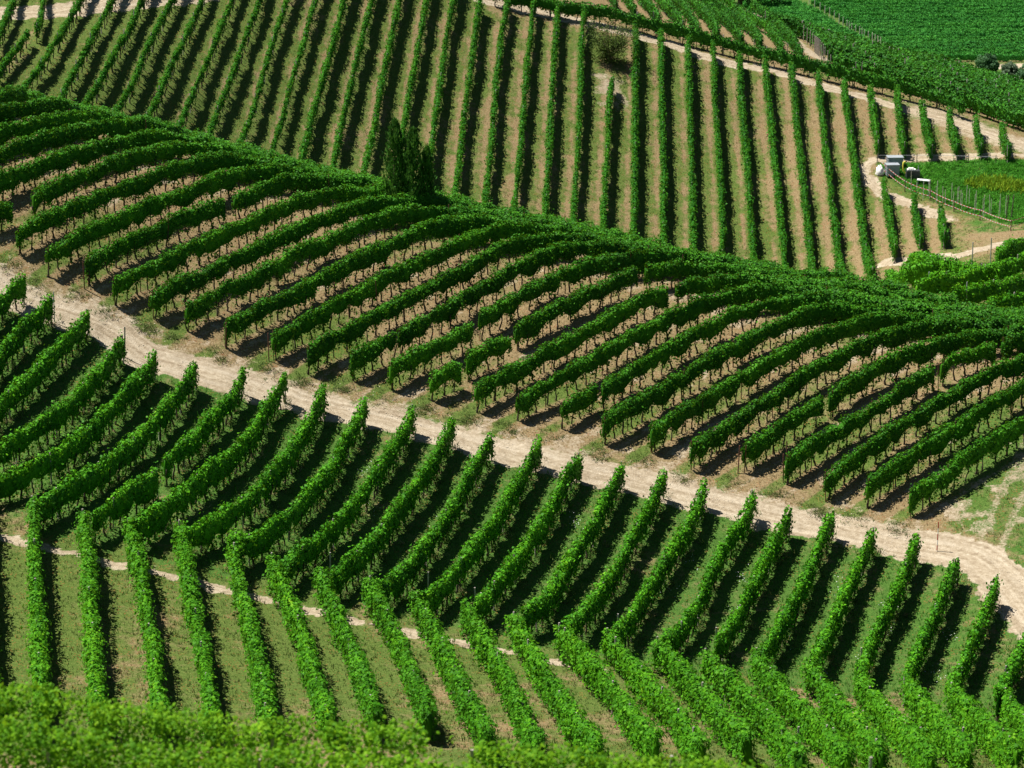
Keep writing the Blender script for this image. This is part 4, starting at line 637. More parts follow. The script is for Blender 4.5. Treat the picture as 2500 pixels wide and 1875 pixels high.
def ordn(n):
    w = ['first','second','third','fourth','fifth','sixth','seventh','eighth','ninth','tenth','eleventh','twelfth','thirteenth','fourteenth','fifteenth','sixteenth','seventeenth','eighteenth','nineteenth','twentieth','twenty-first','twenty-second','twenty-third','twenty-fourth','twenty-fifth','twenty-sixth','twenty-seventh']
    return w[n]
def row_label(r):
    b, i = r['block'], r['i']
    if b == 'A':
        if i == 0: return 'vine row past the left edge whose shadow darkens the nearest alley', 'vine rows on the near slope'
        return f'leafy near slope vine row, {ordn(i-1)} from left below the narrow path', 'vine rows on the near slope'
    if b == 'B': return f'vine row below the dirt road, its upper end {ordn(i)} from left', 'vine rows below the dirt road'
    if b == 'C':
        if i < 6: return f'bare trunked middle hill row cut by left edge, {ordn(i)} from the crest', 'vine rows with bare trunks on the middle hill'
        return f'bare trunked vine row above the dirt road, its lower end {ordn(i-6)} from left', 'vine rows with bare trunks on the middle hill'
    if b == 'D':
        if i < 31: return f'long vine row up the far slope, {ordn(i) if i < 27 else ["twenty-eighth","twenty-ninth","thirtieth","thirty-first"][i-27]} from the left', 'vine rows on the far slope'
        if i < 37: return f'short vine row between hilltop track and water tanks, {ordn(i-31)} from left', 'vine rows on the far slope'
        return f'short vine row below the water tanks and taped fence, {ordn(i-37)} from left', 'vine rows on the far slope'
    if b == 'G':
        return {4: 'dark vine row at the right edge, highest of the right hand block', 0: 'short dark vine row at right, just below the pale lower track',
                1: 'long dark vine row at right, second from the lower track', 2: 'dark vine row at right, second up from the crest canopy',
                3: 'lowest dark vine row at the right edge, just above the crest canopy'}[i], 'dark vine rows at the right edge'
    if b == 'H': return 'thick leafy vine hedge running along the upper side of the hilltop track', None
    if b == 'E1': return f'hilltop vine row over tan soil behind the track hedge, {ordn(i)} from left', 'vine rows over tan soil on the hilltop'
    if b == 'E2': return f'dense hilltop canopy vine row, {ordn(i)} down from its skyline edge', 'vine rows of the dense hilltop canopy'
    if b == 'F1': return f'distant valley vine row right of the diagonal post line, {ordn(i)} from top', 'distant vine rows in the valley'
    return f'distant valley vine row left of the diagonal post line, {ordn(i)} from top', 'distant vine rows left of the post line'

posts_at = {}   # row index -> listed posts
def nearest_row(x, y, blocks):
    best = None
    for k, r in enumerate(ROWS):
        if r['block'] not in blocks: continue
        for s in r['segs']:
            d = np.hypot(s[:, 0] - x, s[:, 1] - y).min()
            if best is None or d < best[0]: best = (d, k)
    return best
for L_, bl, me in ((DATA['crestposts'], 'C', P_rust), ([p for k in ('cpost', 'cpost2', 'cpost3', 'cpost4') for p in DATA['spots'][k]], 'C', P_rust2),
                   (DATA['spots']['bpost'][2:], 'B', P_conc), ([p for k in ('brp', 'brp2', 'brp3') for p in DATA['spots'][k]], 'B', P_conc),
                   (DATA['spots']['fpost'], 'A', P_conc), (DATA['spots']['epost'] + DATA['spots']['epost2'], 'H', P_conc)):
    for p in L_:
        bst = nearest_row(p[0], p[1], (bl,))
        if bst and bst[0] < 3.5: posts_at.setdefault(bst[1], []).append((p[0], p[1], me))

ROOTS = []
for k, r in enumerate(ROWS):
    s0 = r['segs'][0]; bx, by = float(s0[0][0]), float(s0[0][1])
    base = (bx, by, z1(bx, by))
    root = empty('vine_row', base)
    lab, grp = row_label(r)
    tag(root, lab, 'vine row', grp)
    fol = row_foliage(r, base)
    if fol is None: bpy.data.objects.remove(root); continue
    link('foliage', fol, root)
    _, _, _, _, _, _, tstep, pstep = SPEC[r['block']]
    if r['block'] == 'D' and r['i'] < 9: tstep = 1.1
    cnt = 0
    for s in r['segs']:
        d = np.r_[0, np.cumsum(np.hypot(*np.diff(s, axis=0).T))]
        if tstep:
            for q in np.arange(.25, d[-1] - .1, tstep):
                q += random.uniform(-.2, .2)
                x = float(np.interp(q, d, s[:, 0])) + random.uniform(-.05, .05); y = float(np.interp(q, d, s[:, 1])) + random.uniform(-.05, .05)
                if cnt >= 100: break
                o = link('trunk', TRUNKS[random.randrange(5)], root, (x - bx, y - by, z1(x, y) - base[2])); cnt += 1
                o.rotation_euler = (random.uniform(-.12, .12), random.uniform(-.12, .12), random.uniform(0, 6.28))
                sc = random.uniform(.85, 1.25); o.scale = (sc, sc, 1.0 + random.uniform(-.06, .12))
        if pstep:
            pm = {'A': P_conc, 'B': P_grey, 'C': P_rust, 'D': P_grey, 'G': P_conc, 'H': P_conc, 'E2': P_far}.get(r['block'], P_conc)
            qs = list(np.arange(pstep * (.35 + .5 * random.random()), d[-1] - .5, pstep))
            if r['block'] in ('D', 'C'): qs = [.15] + qs
            if r['block'] in ('B', 'A'): qs = qs + [d[-1] - .12]
            for q in qs:
                x = float(np.interp(q, d, s[:, 0])); y = float(np.interp(q, d, s[:, 1]))
                o = link('post', pm, root, (x - bx, y - by, z1(x, y) - base[2])); o.rotation_euler = (random.uniform(-.04, .04), random.uniform(-.04, .04), random.random())
                if r['block'] in 'AC': o.scale = (1, 1, random.uniform(.90, 1.0))
                if r['block'] == 'D': o.scale = (1, 1, .95)
    for (x, y, me) in posts_at.get(k, []):
        o = link('post', me, root, (x - bx, y - by, z1(x, y) - base[2])); o.rotation_euler = (random.uniform(-.06, .06), random.uniform(-.06, .06), 0)

# ------------------------------------------------------------------ the two close rows under the camera, out of focus
LEAF5 = np.array([(0, -.5, 0), (.36, -.42, .05), (.50, .02, .02), (.26, .20, .08), (.05, .56, 0), (-.24, .22, .08), (-.5, .0, .02), (-.34, -.42, .05)])
def big_leaves(P, N, size):
    n = len(P); N = N / np.linalg.norm(N, axis=1)[:, None]
    R = rng.normal(size=(n, 3)); U = np.cross(N, R); U /= np.linalg.norm(U, axis=1)[:, None]; W = np.cross(N, U)
    s = size * rng.uniform(.55, 1.25, n)
    k = len(LEAF5)
    V = P[:, None] + (U[:, None] * LEAF5[None, :, :1] + W[:, None] * LEAF5[None, :, 1:2] - N[:, None] * LEAF5[None, :, 2:] * 1.5) * s[:, None, None]
    V = np.concatenate([V, P[:, None] + (N * s[:, None] * .06)[:, None]], 1)
    f = []
    for j in range(k): f.append((j, (j + 1) % k, k))
    f = np.array(f)[None] + (np.arange(n) * (k + 1))[:, None, None]
    return V.reshape(-1, 3), f.reshape(-1, 3)
near = np.array(DATA['near'])
def near_row(yy, dtop, n_leaf, label, x0, x1):
    xs = np.linspace(x0, x1, 140); ht = np.interp(xs, near[:, 0], near[:, 2]) + dtop + nnoise(140, 5, .10) + nnoise(140, 2, .07)
    g = zt(xs, np.full(140, yy)); base = (x0, yy, float(g[0]))
    root = empty('vine_row', base); tag(root, label, 'vine row', 'close vine rows across the foreground')
    x = rng.uniform(x0, x1, n_leaf); h = np.interp(x, xs, ht); gg = np.interp(x, xs, g)
    hz = rng.uniform(0, 1, n_leaf) ** .75; lat = rng.uniform(-1, 1, n_leaf)
    y = yy + lat * .50 * (1 - .35 * hz ** 4)
    z = gg + .25 + (h - .25) * hz + rng.normal(0, .07, n_leaf)
    sh = rng.uniform(0, 1, n_leaf) < .02; z = z + sh * (hz > .9) * rng.uniform(0, .25, n_leaf)
    keep = noise2(x * 1.5, z * 2.0) + noise2(x * 4, z * 4) * .5 - .35 * (hz < .75) > -.80
    P = np.c_[x, y, z][keep]; N = np.c_[rng.normal(0, .6, len(P)), -.5 + rng.normal(0, .55, len(P)), .9 + rng.normal(0, .5, len(P))]
    V, f = big_leaves(P, N, .105)
    link('foliage', mesh_np('foliage', V - np.array(base), f, [M_leafN]), root)
    for q in np.arange(x0 + .5, x1, 1.0):
        o = link('trunk', TRUNKS[random.randrange(5)], root, (float(q) - base[0], 0, z1(q, yy) - base[2]))
    for q in np.arange(x0 + 2, x1, 5.0): link('post', P_grey, root, (float(q) - base[0], 0, z1(q, yy) - base[2]))
near_row(66.0, -.06, 25000, 'bright blurred foreground vine row whose ragged top meets the near slope rows', -18, 13)
near_row(62.4, -.30, 21000, 'closest bright blurred vine row along the very bottom edge', -18, 13)

# ------------------------------------------------------------------ grass tufts, weeds and flowers
def scatter(name, n, cond, hrange, w, mat_cols, label, blades=3, spread=.12):
    x = rng.uniform(-50, 62, n * 3); y = rng.uniform(125, 300, n * 3)
    vis = np.abs(x) < .1786 * y * 1.04 + 1
    x = x[vis]; y = y[vis]
    ix = np.clip(((x + 50) / .3).astype(int), 0, int(116 / .3) - 1); iy = np.clip(((y - 118) / .3).astype(int), 0, int(227 / .3) - 1)
    x0i = np.searchsorted(XS, -50.0 - 1e-6); y0i = np.searchsorted(YS, 118.0 - 1e-6)
    vid = (iy + y0i) * nx + (ix + x0i)
    keep = cond(vid, x, y); x = x[keep][:n]; y = y[keep][:n]; vid = vid[keep][:n]
    m_ = len(x); z = zt(x, y) + (gz[vid] - gz0[vid])
    V = []; h = rng.uniform(*hrange, m_)
    for b in range(blades):
        a = rng.uniform(0, 6.28, m_); ox = rng.uniform(-spread, spread, m_); oy = rng.uniform(-spread, spread, m_)
        bx_ = x + ox; by_ = y + oy; lx = np.cos(a); ly = np.sin(a); ln = rng.uniform(-.5, .5, (m_, 2)) * h[:, None]
        hh = h * rng.uniform(.6, 1.1, m_)
        V.append(np.stack([np.c_[bx_ - lx * w, by_ - ly * w, z - .02], np.c_[bx_ + lx * w, by_ + ly * w, z - .02], np.c_[bx_ + ln[:, 0], by_ + ln[:, 1], z + hh]], 1))
    V = np.concatenate(V).reshape(-1, 3)
    o = link(name, mesh_np(name, V, np.arange(len(V)).reshape(-1, 3), [mat_cols])); tag(o, label, name.replace('_', ' '), kind='stuff'); return o
M_grassg = leaf_mat('grass_blade', [(0.1, (0.045, 0.085, 0.018)), (0.5, (0.085, 0.125, 0.030)), (1.0, (0.20, 0.20, 0.08))], .25, (0.12, .2, .03), .8, .15, .5)
M_grassl = leaf_mat('lush_blade', [(0.1, (0.025, 0.11, 0.014)), (0.5, (0.05, 0.20, 0.022)), (1.0, (0.12, 0.32, 0.045))], .3, (0.10, .26, .03), .8, .15, .5)
M_grasst = leaf_mat('straw_blade', [(0.1, (0.13, 0.11, 0.05)), (0.5, (0.25, 0.20, 0.10)), (1.0, (0.40, 0.34, 0.20))], .2, (0.35, .3, .12), .8, .15, .5)
R1 = lambda v: rng.uniform(0, 1, len(v))
scatter('grass', 60000, lambda v, x, y: (A_dirt[v] < .35) & (A_straw[v] < .55) & (A_lush[v] < .4) & (R1(v) < .5 + .5 * (y < 200)), (.08, .24), .024, M_grassg, 'short dry green grass between the vine rows')
scatter('lush_grass', 42000, lambda v, x, y: (A_dirt[v] < .35) & (A_lush[v] >= .4), (.08, .30), .028, M_grassl, 'lush green grass in the lower alleys and the overgrown basin')
scatter('dry_grass', 42000, lambda v, x, y: (A_dirt[v] < .5) & (A_straw[v] >= .45) & (R1(v) < .4 + .6 * (y < 220)), (.06, .24), .024, M_grasst, 'straw coloured dry grass under the vine rows')
# weeds standing under the rows below the road
bp = []
for r in ROWS:
    if r['block'] == 'B':
        for s in r['segs']: bp.append(s)
bp = np.vstack(bp)
def weeds(name, n, pts, hr, w, mat, label, blades=14, spread=.14, jit=.3, lift=.6):
    k = rng.integers(0, len(pts), n); x = pts[k, 0] + rng.normal(0, jit, n); y = pts[k, 1] + rng.normal(0, jit, n); z = zt(x, y)
    V = []; h = rng.uniform(*hr, n)
    for b in range(blades):
        a = rng.uniform(0, 6.28, n); ox = rng.normal(0, spread, n); oy = rng.normal(0, spread, n); ln = rng.normal(0, .16, (n, 2)); hh = h * rng.uniform(.4, 1.1, n); z0 = z + hh * rng.uniform(-.1, lift, n)
        V.append(np.stack([np.c_[x + ox - np.cos(a) * w, y + oy - np.sin(a) * w, z0], np.c_[x + ox + np.cos(a) * w, y + oy + np.sin(a) * w, z0], np.c_[x + ox + ln[:, 0], y + oy + ln[:, 1], z0 + hh * .5]], 1))
    V = np.concatenate(V).reshape(-1, 3)
    o = link(name, mesh_np(name, V, np.arange(len(V)).reshape(-1, 3), [mat])); tag(o, label, name.replace('_', ' '), kind='stuff')
weeds('weeds', 1700, bp, (.3, .65), .03, M_grassg, 'pale weeds growing at the feet of the lower vine rows')
weeds('brown_weeds', 500, bp, (.3, .6), .03, M_grasst, 'dried brown weeds at the feet of the lower vine rows')
# road edge tufts at the ends of the middle hill rows
ends = np.array([r['segs'][0][0] for r in ROWS if r['block'] == 'C' and r['i'] >= 6])
rdv = ends + np.array([-.55, -.75])
weeds('road_edge_grass', 420, rdv, (.2, .45), .025, M_grassg, 'grass tufts along the upper edge of the dirt road', blades=22, spread=.2, jit=.42, lift=.1)
# yellow weeds of the basin
yw = np.c_[rng.uniform(43.5, 52, 900), np.zeros(900)]; yw[:, 1] = 270.0 - (yw[:, 0] - 43.5) * .28 + rng.normal(0, .75, 900) * np.clip((yw[:, 0] - 43.2) / 3, .2, 1); yw = yw[rng.uniform(0, 1, 900) < np.clip((yw[:, 0] - 43) / 3.5, .15, 1)]
M_yw = leaf_mat('yellow_weed', [(0.1, (0.07, 0.20, 0.015)), (0.5, (0.16, 0.33, 0.02)), (1.0, (0.40, 0.50, 0.03))], .2, (.3, .3, .02), .8, .1)
weeds('yellow_weeds', 900, yw, (.4, .9), .05, M_yw, 'yellow green weeds in a band across the overgrown basin', jit=.2)
bs = np.c_[rng.uniform(36.5, 54, 5200), rng.uniform(257, 275.5, 5200)]
dl_, sl_ = dist_line(bs[:, 0], bs[:, 1], [(35.5, 275.6), (37.82, 269.42), (39.94, 267.03), (41.8, 264.13), (43.85, 261.46), (46.11, 257.61), (49, 258)])
bs = bs[(sl_ > .5)]
M_basin = leaf_mat('basin_blade', [(0.1, (0.03, 0.15, 0.012)), (0.5, (0.06, 0.26, 0.02)), (1.0, (0.14, 0.38, 0.04))], .3, (.12, .34, .03), .8, .1)
weeds('basin_undergrowth', 3600, bs, (.2, .5), .05, M_basin, 'tall green undergrowth filling the overgrown basin', jit=.2)
M_fl = simple('white_petal', (.75, .76, .78), .8, var=.05)
fx_ = []
for c in [(-8.5, 165), (-4.5, 163.5), (-9, 170), (-2.5, 172), (4, 168), (9.5, 161), (13.5, 158), (16, 155.5), (20, 152), (22, 157), (20, 163), (14, 163), (24, 150), (17, 149.5), (25.5, 156), (11, 165), (22.6, 160)]:
    fx_.append(rng.normal(0, 1, (16, 2)) * (.35, .8) + c)
fp = np.vstack(fx_); V = []
for x, y in fp:
    z = z1(x, y) + random.uniform(.1, .3); s_ = random.uniform(.018, .034)
    V += [(x - s_, y, z), (x + s_, y - s_ * .3, z), (x, y + s_, z + s_)]
o = link('wild_flowers', mesh_np('wild_flowers', V, np.arange(len(V)).reshape(-1, 3), [M_fl])); tag(o, 'tiny white wild flowers in the grassy alleys below the road', 'wild flowers', kind='stuff')
# clods and stones on the road
st = []
for q in range(2600):
    a = DATA['road'][0]; k = random.randrange(len(a) - 1); t = random.random()
    st.append((a[k][0] * (1 - t) + a[k + 1][0] * t + random.gauss(0, 1.0), a[k][1] * (1 - t) + a[k + 1][1] * t + random.gauss(.6, 1.5), random.uniform(.012, .045)))
V = []; Fc = []
for x, y, s_ in st:
    z = z1(x, y); i0 = len(V); j = [random.uniform(.7, 1.3) for _ in range(6)]
    V += [(x - s_ * j[0], y, z), (x, y - s_ * j[1], z), (x + s_ * j[2], y, z), (x, y + s_ * j[3], z), (x, y, z + s_ * .8 * j[4]), (x, y, z - s_)]
    Fc += [(i0, i0 + 1, i0 + 4), (i0 + 1, i0 + 2, i0 + 4), (i0 + 2, i0 + 3, i0 + 4), (i0 + 3, i0, i0 + 4)]
M_stone = simple('pale_clod', (.48, .41, .32), .95, var=.2, scale=3)
o = link('gravel', mesh_np('gravel', V, Fc, [M_stone])); tag(o, 'small pale clods and stones scattered over the dirt road', 'gravel', kind='stuff')

# ------------------------------------------------------------------ trees
def crown_mesh(P, N, size, mat, base):
    V = leaf_quads(P, N, size); return mesh_np('crown', V - np.array(base), np.arange(len(V)).reshape(-1, 4), [mat])
def cypress(x, y, h, rad, label, lean=0.0):
    z = z1(x, y); base = (x, y, z); root = empty('cypress_tree', base); tag(root, label, 'cypress tree', 'three cypress trees on the crest')
    n = int(4200 * h / 6)
    t = rng.uniform(0, 1, n) ** .85; a = rng.uniform(0, 6.283, n)
    prof = np.interp(t, [0, .06, .25, .5, .75, .9, 1.0], [.75, .95, 1.0, .92, .72, .50, .16])
    pl = .76 + .20 * np.sin(a * 5 + t * 9) + .18 * np.sin(a * 3 - t * 23) + .14 * np.sin(a * 9 + t * 41)
    rr = rad * prof * pl * np.sqrt(rng.uniform(.35, 1.05, n))
    zz = .35 + t * (h - .35) + rng.normal(0, .08, n)
    P = np.c_[x + np.cos(a) * rr + lean * t, y + np.sin(a) * rr, z + zz]
    N = np.c_[np.cos(a), np.sin(a), .25 * np.ones(n)] + rng.normal(0, .45, (n, 3))
    # sprigs point upward: long narrow leaves
    N = N / np.linalg.norm(N, axis=1)[:, None]
    up = np.c_[np.cos(a) * .3, np.sin(a) * .3, np.ones(n)] + rng.normal(0, .22, (n, 3)); W = np.cross(up, N); W /= np.linalg.norm(W, axis=1)[:, None]
    U = up / np.linalg.norm(up, axis=1)[:, None]; s = rng.uniform(.14, .30, n)[:, None]
    V = np.stack([P - U * s * .5, P + W * s * .22, P + U * s * .6, P - W * s * .22], 1).reshape(-1, 3)
    link('crown', mesh_np('crown', V - np.array(base), np.arange(len(V)).reshape(-1, 4), [M_cyp]), root)
    mb = MB(); mb.tube([(0, 0, -.2), (.02, 0, .8), (lean * .5, 0, h * .55), (lean * .9, 0, h * .9)], [.16, .13, .08, .02], 8)
    for q in range(14):
        a_ = random.uniform(0, 6.28); zq = random.uniform(.6, h * .8); mb.tube([(lean * zq / h, 0, zq), (math.cos(a_) * rad * .45, math.sin(a_) * rad * .45, zq + .6)], [.03, .012], 5)
    link('trunk', mb.mesh('trunk', M_bark2, True), root)
cypress(-8.55, 203.2, 6.9, 1.0, 'left and tallest of three dark cypress trees standing on the crest', .12)
cypress(-7.25, 202.8, 6.6, 1.05, 'middle cypress tree of three on the crest, widest at its base', .10)
cypress(-6.20, 203.3, 5.4, .74, 'right and shortest of three dark cypress trees on the crest', .02)

def scrub(x, y, h, label):
    z = z1(x, y); base = (x, y, z); root = empty('scrub_tree', base); tag(root, label, 'small tree')
    mb = MB(); tips = []
    for q in range(13):
        a = q / 13 * 6.283 + random.uniform(-.3, .3); l = random.uniform(.6, 1.0) * h; out_ = random.uniform(.3, 1.15)
        p = [(0, 0, -.1)]; cur = Vector((0, 0, .3)); dv_ = Vector((math.cos(a) * out_, math.sin(a) * out_ * .7, 1)).normalized()
        for j in range(6):
            cur = cur + dv_ * l / 6; dv_ = (dv_ + Vector((random.uniform(-.3, .3), random.uniform(-.3, .3), random.uniform(-.05, .2)))).normalized()
            p.append(tuple(cur))
            if j > 1: tips.append((cur.copy(), .35 + .1 * j))
            if j in (2, 3, 4):
                e = cur + Vector((random.uniform(-.6, .6), random.uniform(-.5, .5), random.uniform(.2, .8))); mb.tube([tuple(cur), tuple(e)], [.022, .007], 4)
                tips.append((e, .3))
        mb.tube(p, [.07, .055, .045, .035, .026, .018, .010], 5)
    link('trunk', mb.mesh('trunk', M_bark2, True), root)
    P = []
    for c, rr in tips:
        low = c.z < h * .5
        for q in range(85 if low else 24): P.append(tuple(c + Vector((random.gauss(0, rr * .75), random.gauss(0, rr * .7), random.gauss(0, rr * .5)))))
    for q in range(4200): P.append((random.gauss(0, .8), random.gauss(0, .6), abs(random.gauss(1.5, .85))))
    P = np.array(P); P[:, 2] = np.maximum(P[:, 2], .15 + .1 * np.sin(P[:, 0] * 9)); P += np.array(base)
    n = len(P); N = rng.normal(0, .6, (n, 3)) + (0, 0, .6)
    link('crown', crown_mesh(P, N, .12, M_olive, base), root)
scrub(9.9, 288.0, 4.6, 'gnarled olive green scrubby tree with bare twigs among the far slope rows')

def round_tree(name, x, y, h, rad, mat, label, cat, group=None, lumps=26, n=2600, ls=.42):
    z = z1(x, y); base = (x, y, z); root = empty(name, base); tag(root, label, cat, group)
    mb = MB(); mb.tube([(0, 0, -.3), (.05, 0, h * .35), (.1, .05, h * .7)], [rad * .10, rad * .07, rad * .03], 7)
    cs = []
    for q in range(lumps):
        a = random.uniform(0, 6.283); e = random.uniform(-.35, 1.0); rr = rad * random.uniform(.45, .85) * math.sqrt(max(.08, 1 - max(0, e) ** 2))
        cs.append((math.cos(a) * rr, math.sin(a) * rr, h * .52 + e * h * .40, rad * random.uniform(.22, .40)))
        if q % 3 == 0: mb.tube([(.05, 0, h * .35), (cs[-1][0] * .8, cs[-1][1] * .8, cs[-1][2])], [rad * .04, rad * .012], 5)
    link('trunk', mb.mesh('trunk', M_bark2, True), root)
    if cat == 'bush': cs = [(a_, b_, max(c_ * .8, .6), d_) for a_, b_, c_, d_ in cs] + [(a_ * .9, b_ * .9, .7 + .3 * (q_ % 3), d_) for q_, (a_, b_, c_, d_) in enumerate(cs[:12])]; lumps = len(cs); n = int(n * 1.4)
    k = rng.integers(0, lumps, n); C_ = np.array(cs)[k]; d_ = rng.normal(size=(n, 3)); d_ /= np.linalg.norm(d_, axis=1)[:, None]
    P = C_[:, :3] + d_ * (C_[:, 3] * rng.uniform(.55, 1.05, n))[:, None] + np.array(base); P[:, 2] = np.maximum(P[:, 2], z + .1)
    link('crown', crown_mesh(P, d_ + rng.normal(0, .5, (n, 3)) + (0, 0, .3), ls, mat, base), root)
M_bush = leaf_mat('bush_leaf', [(0.1, (0.03, 0.09, 0.035)), (0.6, (0.06, 0.16, 0.06)), (1.0, (0.12, 0.24, 0.09))], 0.3, (0.1, 0.22, 0.05), 0.6, 0.2)
round_tree('round_bush', 86.6, 516.0, 4.4, 2.1, M_bush, 'round dark green bush at the valley field edge, right of the skyline vines', 'bush')
round_tree('pale_bush', 90.0, 512.0, 3.4, 1.8, M_palebush, 'pale grey green bush at the right edge beside the dark round bush', 'bush')
round_tree('valley_tree', 93.0, 510.5, 3.6, 2.0, M_bush, 'dark low bush cut by the right edge of the photo in the valley', 'bush')
dk = [(46.5, 585, 9, 4.2), (50.5, 592, 8.5, 4.0), (54.3, 596, 7, 3.4), (42.0, 590, 10, 4.6), (48.5, 604, 9, 4.6), (38, 596, 10, 5)]
dl = ['frontmost dark tree of the clump at the top edge', 'dark top edge clump tree, second from its right end', 'rightmost dark tree of the clump at the top edge, beside the valley rows',
      'dark tree at the left of the top edge clump, just above the posts', 'tallest rear dark tree of the clump at the top edge', 'leftmost dark tree of the top edge clump, mostly behind the hilltop vines']
for (x, y, h, rd_), lb in zip(dk, dl): round_tree('valley_tree', x, y, h, rd_, M_tree, lb, 'tree', 'dark trees in the valley at the top edge', 30, 2600, .5)

# ------------------------------------------------------------------ posts, stakes and fences
def post_thing(name, x, y, me, label, cat, group=None, rot=(0, 0, 0)):
    o = link(name, me, None, (x, y, z1(x, y))); o.rotation_euler = rot; tag(o, label, cat, group); return o
def pole(parts, name='post'):
    """list of (z0,z1,r,mat) -> (root mesh parts)"""
    return parts
# striped marker pole by the road fork
sx, sy = DATA['spots']['striped'][0], DATA['spots']['striped'][1]
root = empty('marker_pole', (sx, sy, z1(sx, sy))); tag(root, 'red and white striped marker pole at the dirt road fork', 'marker pole')
mb = MB(); mb.tube([(0, 0, -.2), (.02, 0, 1.95)], .028, 8); link('pole', mb.mesh('pole', M_white), root)
for a, b in ((1.55, 1.96), (.78, 1.18), (.1, .42)):
    mb = MB(); mb.tube([(.02 * a / 1.95, 0, a), (.02 * b / 1.95, 0, b)], .032, 8); link('red_band', mb.mesh('red_band', M_red), root)
# braced metal post by the left of the road
x, y = DATA['spots']['bpost'][0][:2]
root = empty('braced_post', (x, y, z1(x, y))); tag(root, 'grey metal post with a slanted brace on the left part of the road', 'post')
mb = MB(); mb.tube([(0, 0, -.2), (.03, 0, 2.05)], .035, 8); link('post', mb.mesh('post', M_galv), root)
mb = MB(); mb.tube([(-.25, -.25, -.05), (.02, 0, 1.75)], .026, 6); link('brace', mb.mesh('brace', M_galv), root)
# lone metal posts near the right hand block
P_galv = post_mesh(M_galv, 2.3, .045, 'post')
lp = DATA['spots']['lpost']
for p, lb in zip(lp[:2], ('grey metal post beside the pale lower track, left of a pair', 'grey metal post beside the pale lower track, right of a pair')):
    post_thing('metal_post', p[0], p[1], P_galv, lb, 'post', 'metal posts beside the lower track')
for (u, w), lb in zip(((31.2, 207.5), (33.0, 201.0), (38.2, 200.0)), ('tall grey post at the left end of the right hand dark vine block', 'grey post in the crest canopy below the right hand dark vine rows', 'grey post in the crest canopy near the right edge')):
    post_thing('metal_post', u, w, P_galv, lb, 'post', 'metal posts at the right hand vine block')
# thin stakes of the young planting
P_stake = post_mesh(M_palewood, 1.75, .024, 'stake')
def place(p): return p[0], p[1]
sk = DATA['stakes']
for q, p in enumerate(sk):
    x, y = place(p)
    o = post_thing('stake', x, y, P_stake, 'thin pale stake among the young planting in the green basin', 'stake', 'thin stakes of the young planting in the basin', (random.uniform(-.04, .04), random.uniform(-.04, .04), 0))
    o.scale = (1, 1, random.uniform(.8, 1.15))
P_thick = post_mesh(M_bark2, 2.3, .05, 'post')
for p, lb in zip(DATA['spots']['thick'], ('dark wooden post at the right end of the thin stakes, left of a leaning pair', 'dark leaning wooden post at the right end of the thin stakes')):
    post_thing('wooden_post', p[0], p[1], P_thick, lb, 'post', 'dark wooden posts by the stakes', (0, .06, 0))
# wire fence along the top of the basin
P_fence = post_mesh(M_bark2, .95, .035, 'post')
wl = [(p[0], p[1]) for p in DATA['spots']['wire']]
root = empty('wire_fence', (wl[0][0], wl[0][1], z1(*wl[0]))); tag(root, 'low wire fence on dark posts along the upper edge of the green basin', 'fence')
b0 = root.location
for x, y in wl: link('post', P_fence, root, (x - b0.x, y - b0.y, z1(x, y) - b0.z))
mb = MB(); mb.tube([(x - b0.x, y - b0.y, z1(x, y) + .75 - b0.z) for x, y in wl], .015, 4); link('wire', mb.mesh('wire', M_galv), root)
# red and white tape barrier
tl = [(p[0], p[1]) for p in DATA['spots']['tape']]
root = empty('tape_barrier', (tl[0][0], tl[0][1], z1(*tl[0]))); tag(root, 'barrier of two red and white striped tapes on posts round the green basin', 'barrier')
b0 = root.location
P_tp = post_mesh(M_rust, 1.12, .045, 'post')
for x, y in tl[1:]: link('post', P_tp, root, (x - b0.x, y - b0.y, z1(x, y) - b0.z))
for hh in (.45, 1.0):
    w_ = MB(); r_ = MB()
    for a, b in zip(tl[:-1], tl[1:]):
        A3 = Vector((a[0], a[1], z1(*a) + hh)); B3 = Vector((b[0], b[1], z1(*b) + hh)); n = max(2, int((B3 - A3).length / .22))
        for j in range(n):
            t0, t1 = j / n, (j + 1) / n; sag = lambda t: -.10 * 4 * t * (1 - t)
            p0 = A3.lerp(B3, t0) - b0; p1 = A3.lerp(B3, t1) - b0; p0.z += sag(t0); p1.z += sag(t1)
            q_ = (r_ if j % 2 else w_); i0 = len(q_.v); hw_ = .035; th = Vector((.004, .004, 0))
            for pt in (p0, p1):
                for s_ in (-1, 1):
                    q_.v.append(tuple(pt + Vector((0, 0, s_ * hw_)) - th)); q_.v.append(tuple(pt + Vector((0, 0, s_ * hw_)) + th))
            q_.f += [(i0, i0 + 2, i0 + 6, i0 + 4), (i0 + 1, i0 + 5, i0 + 7, i0 + 3), (i0, i0 + 4, i0 + 5, i0 + 1), (i0 + 2, i0 + 3, i0 + 7, i0 + 6)]
    tape = link('tape', w_.mesh('tape', M_tapew), root); link('red_stripes', r_.mesh('red_stripes', M_taper), tape)
# valley post line
P_vp = post_mesh(M_palewood, 2.4, .07, 'post')
vl = DATA['fposts']; root = empty('post_line', (vl[0][0], vl[0][1], z1(*vl[0]))); tag(root, 'diagonal line of pale end posts across the distant valley vines', 'post line')
b0 = root.location
for k in range(len(vl) - 1):
    for t in (0, .5): 
        x = vl[k][0] * (1 - t) + vl[k + 1][0] * t; y = vl[k][1] * (1 - t) + vl[k + 1][1] * t
        link('post', P_vp, root, (x - b0.x, y - b0.y, z1(x, y) - b0.z))
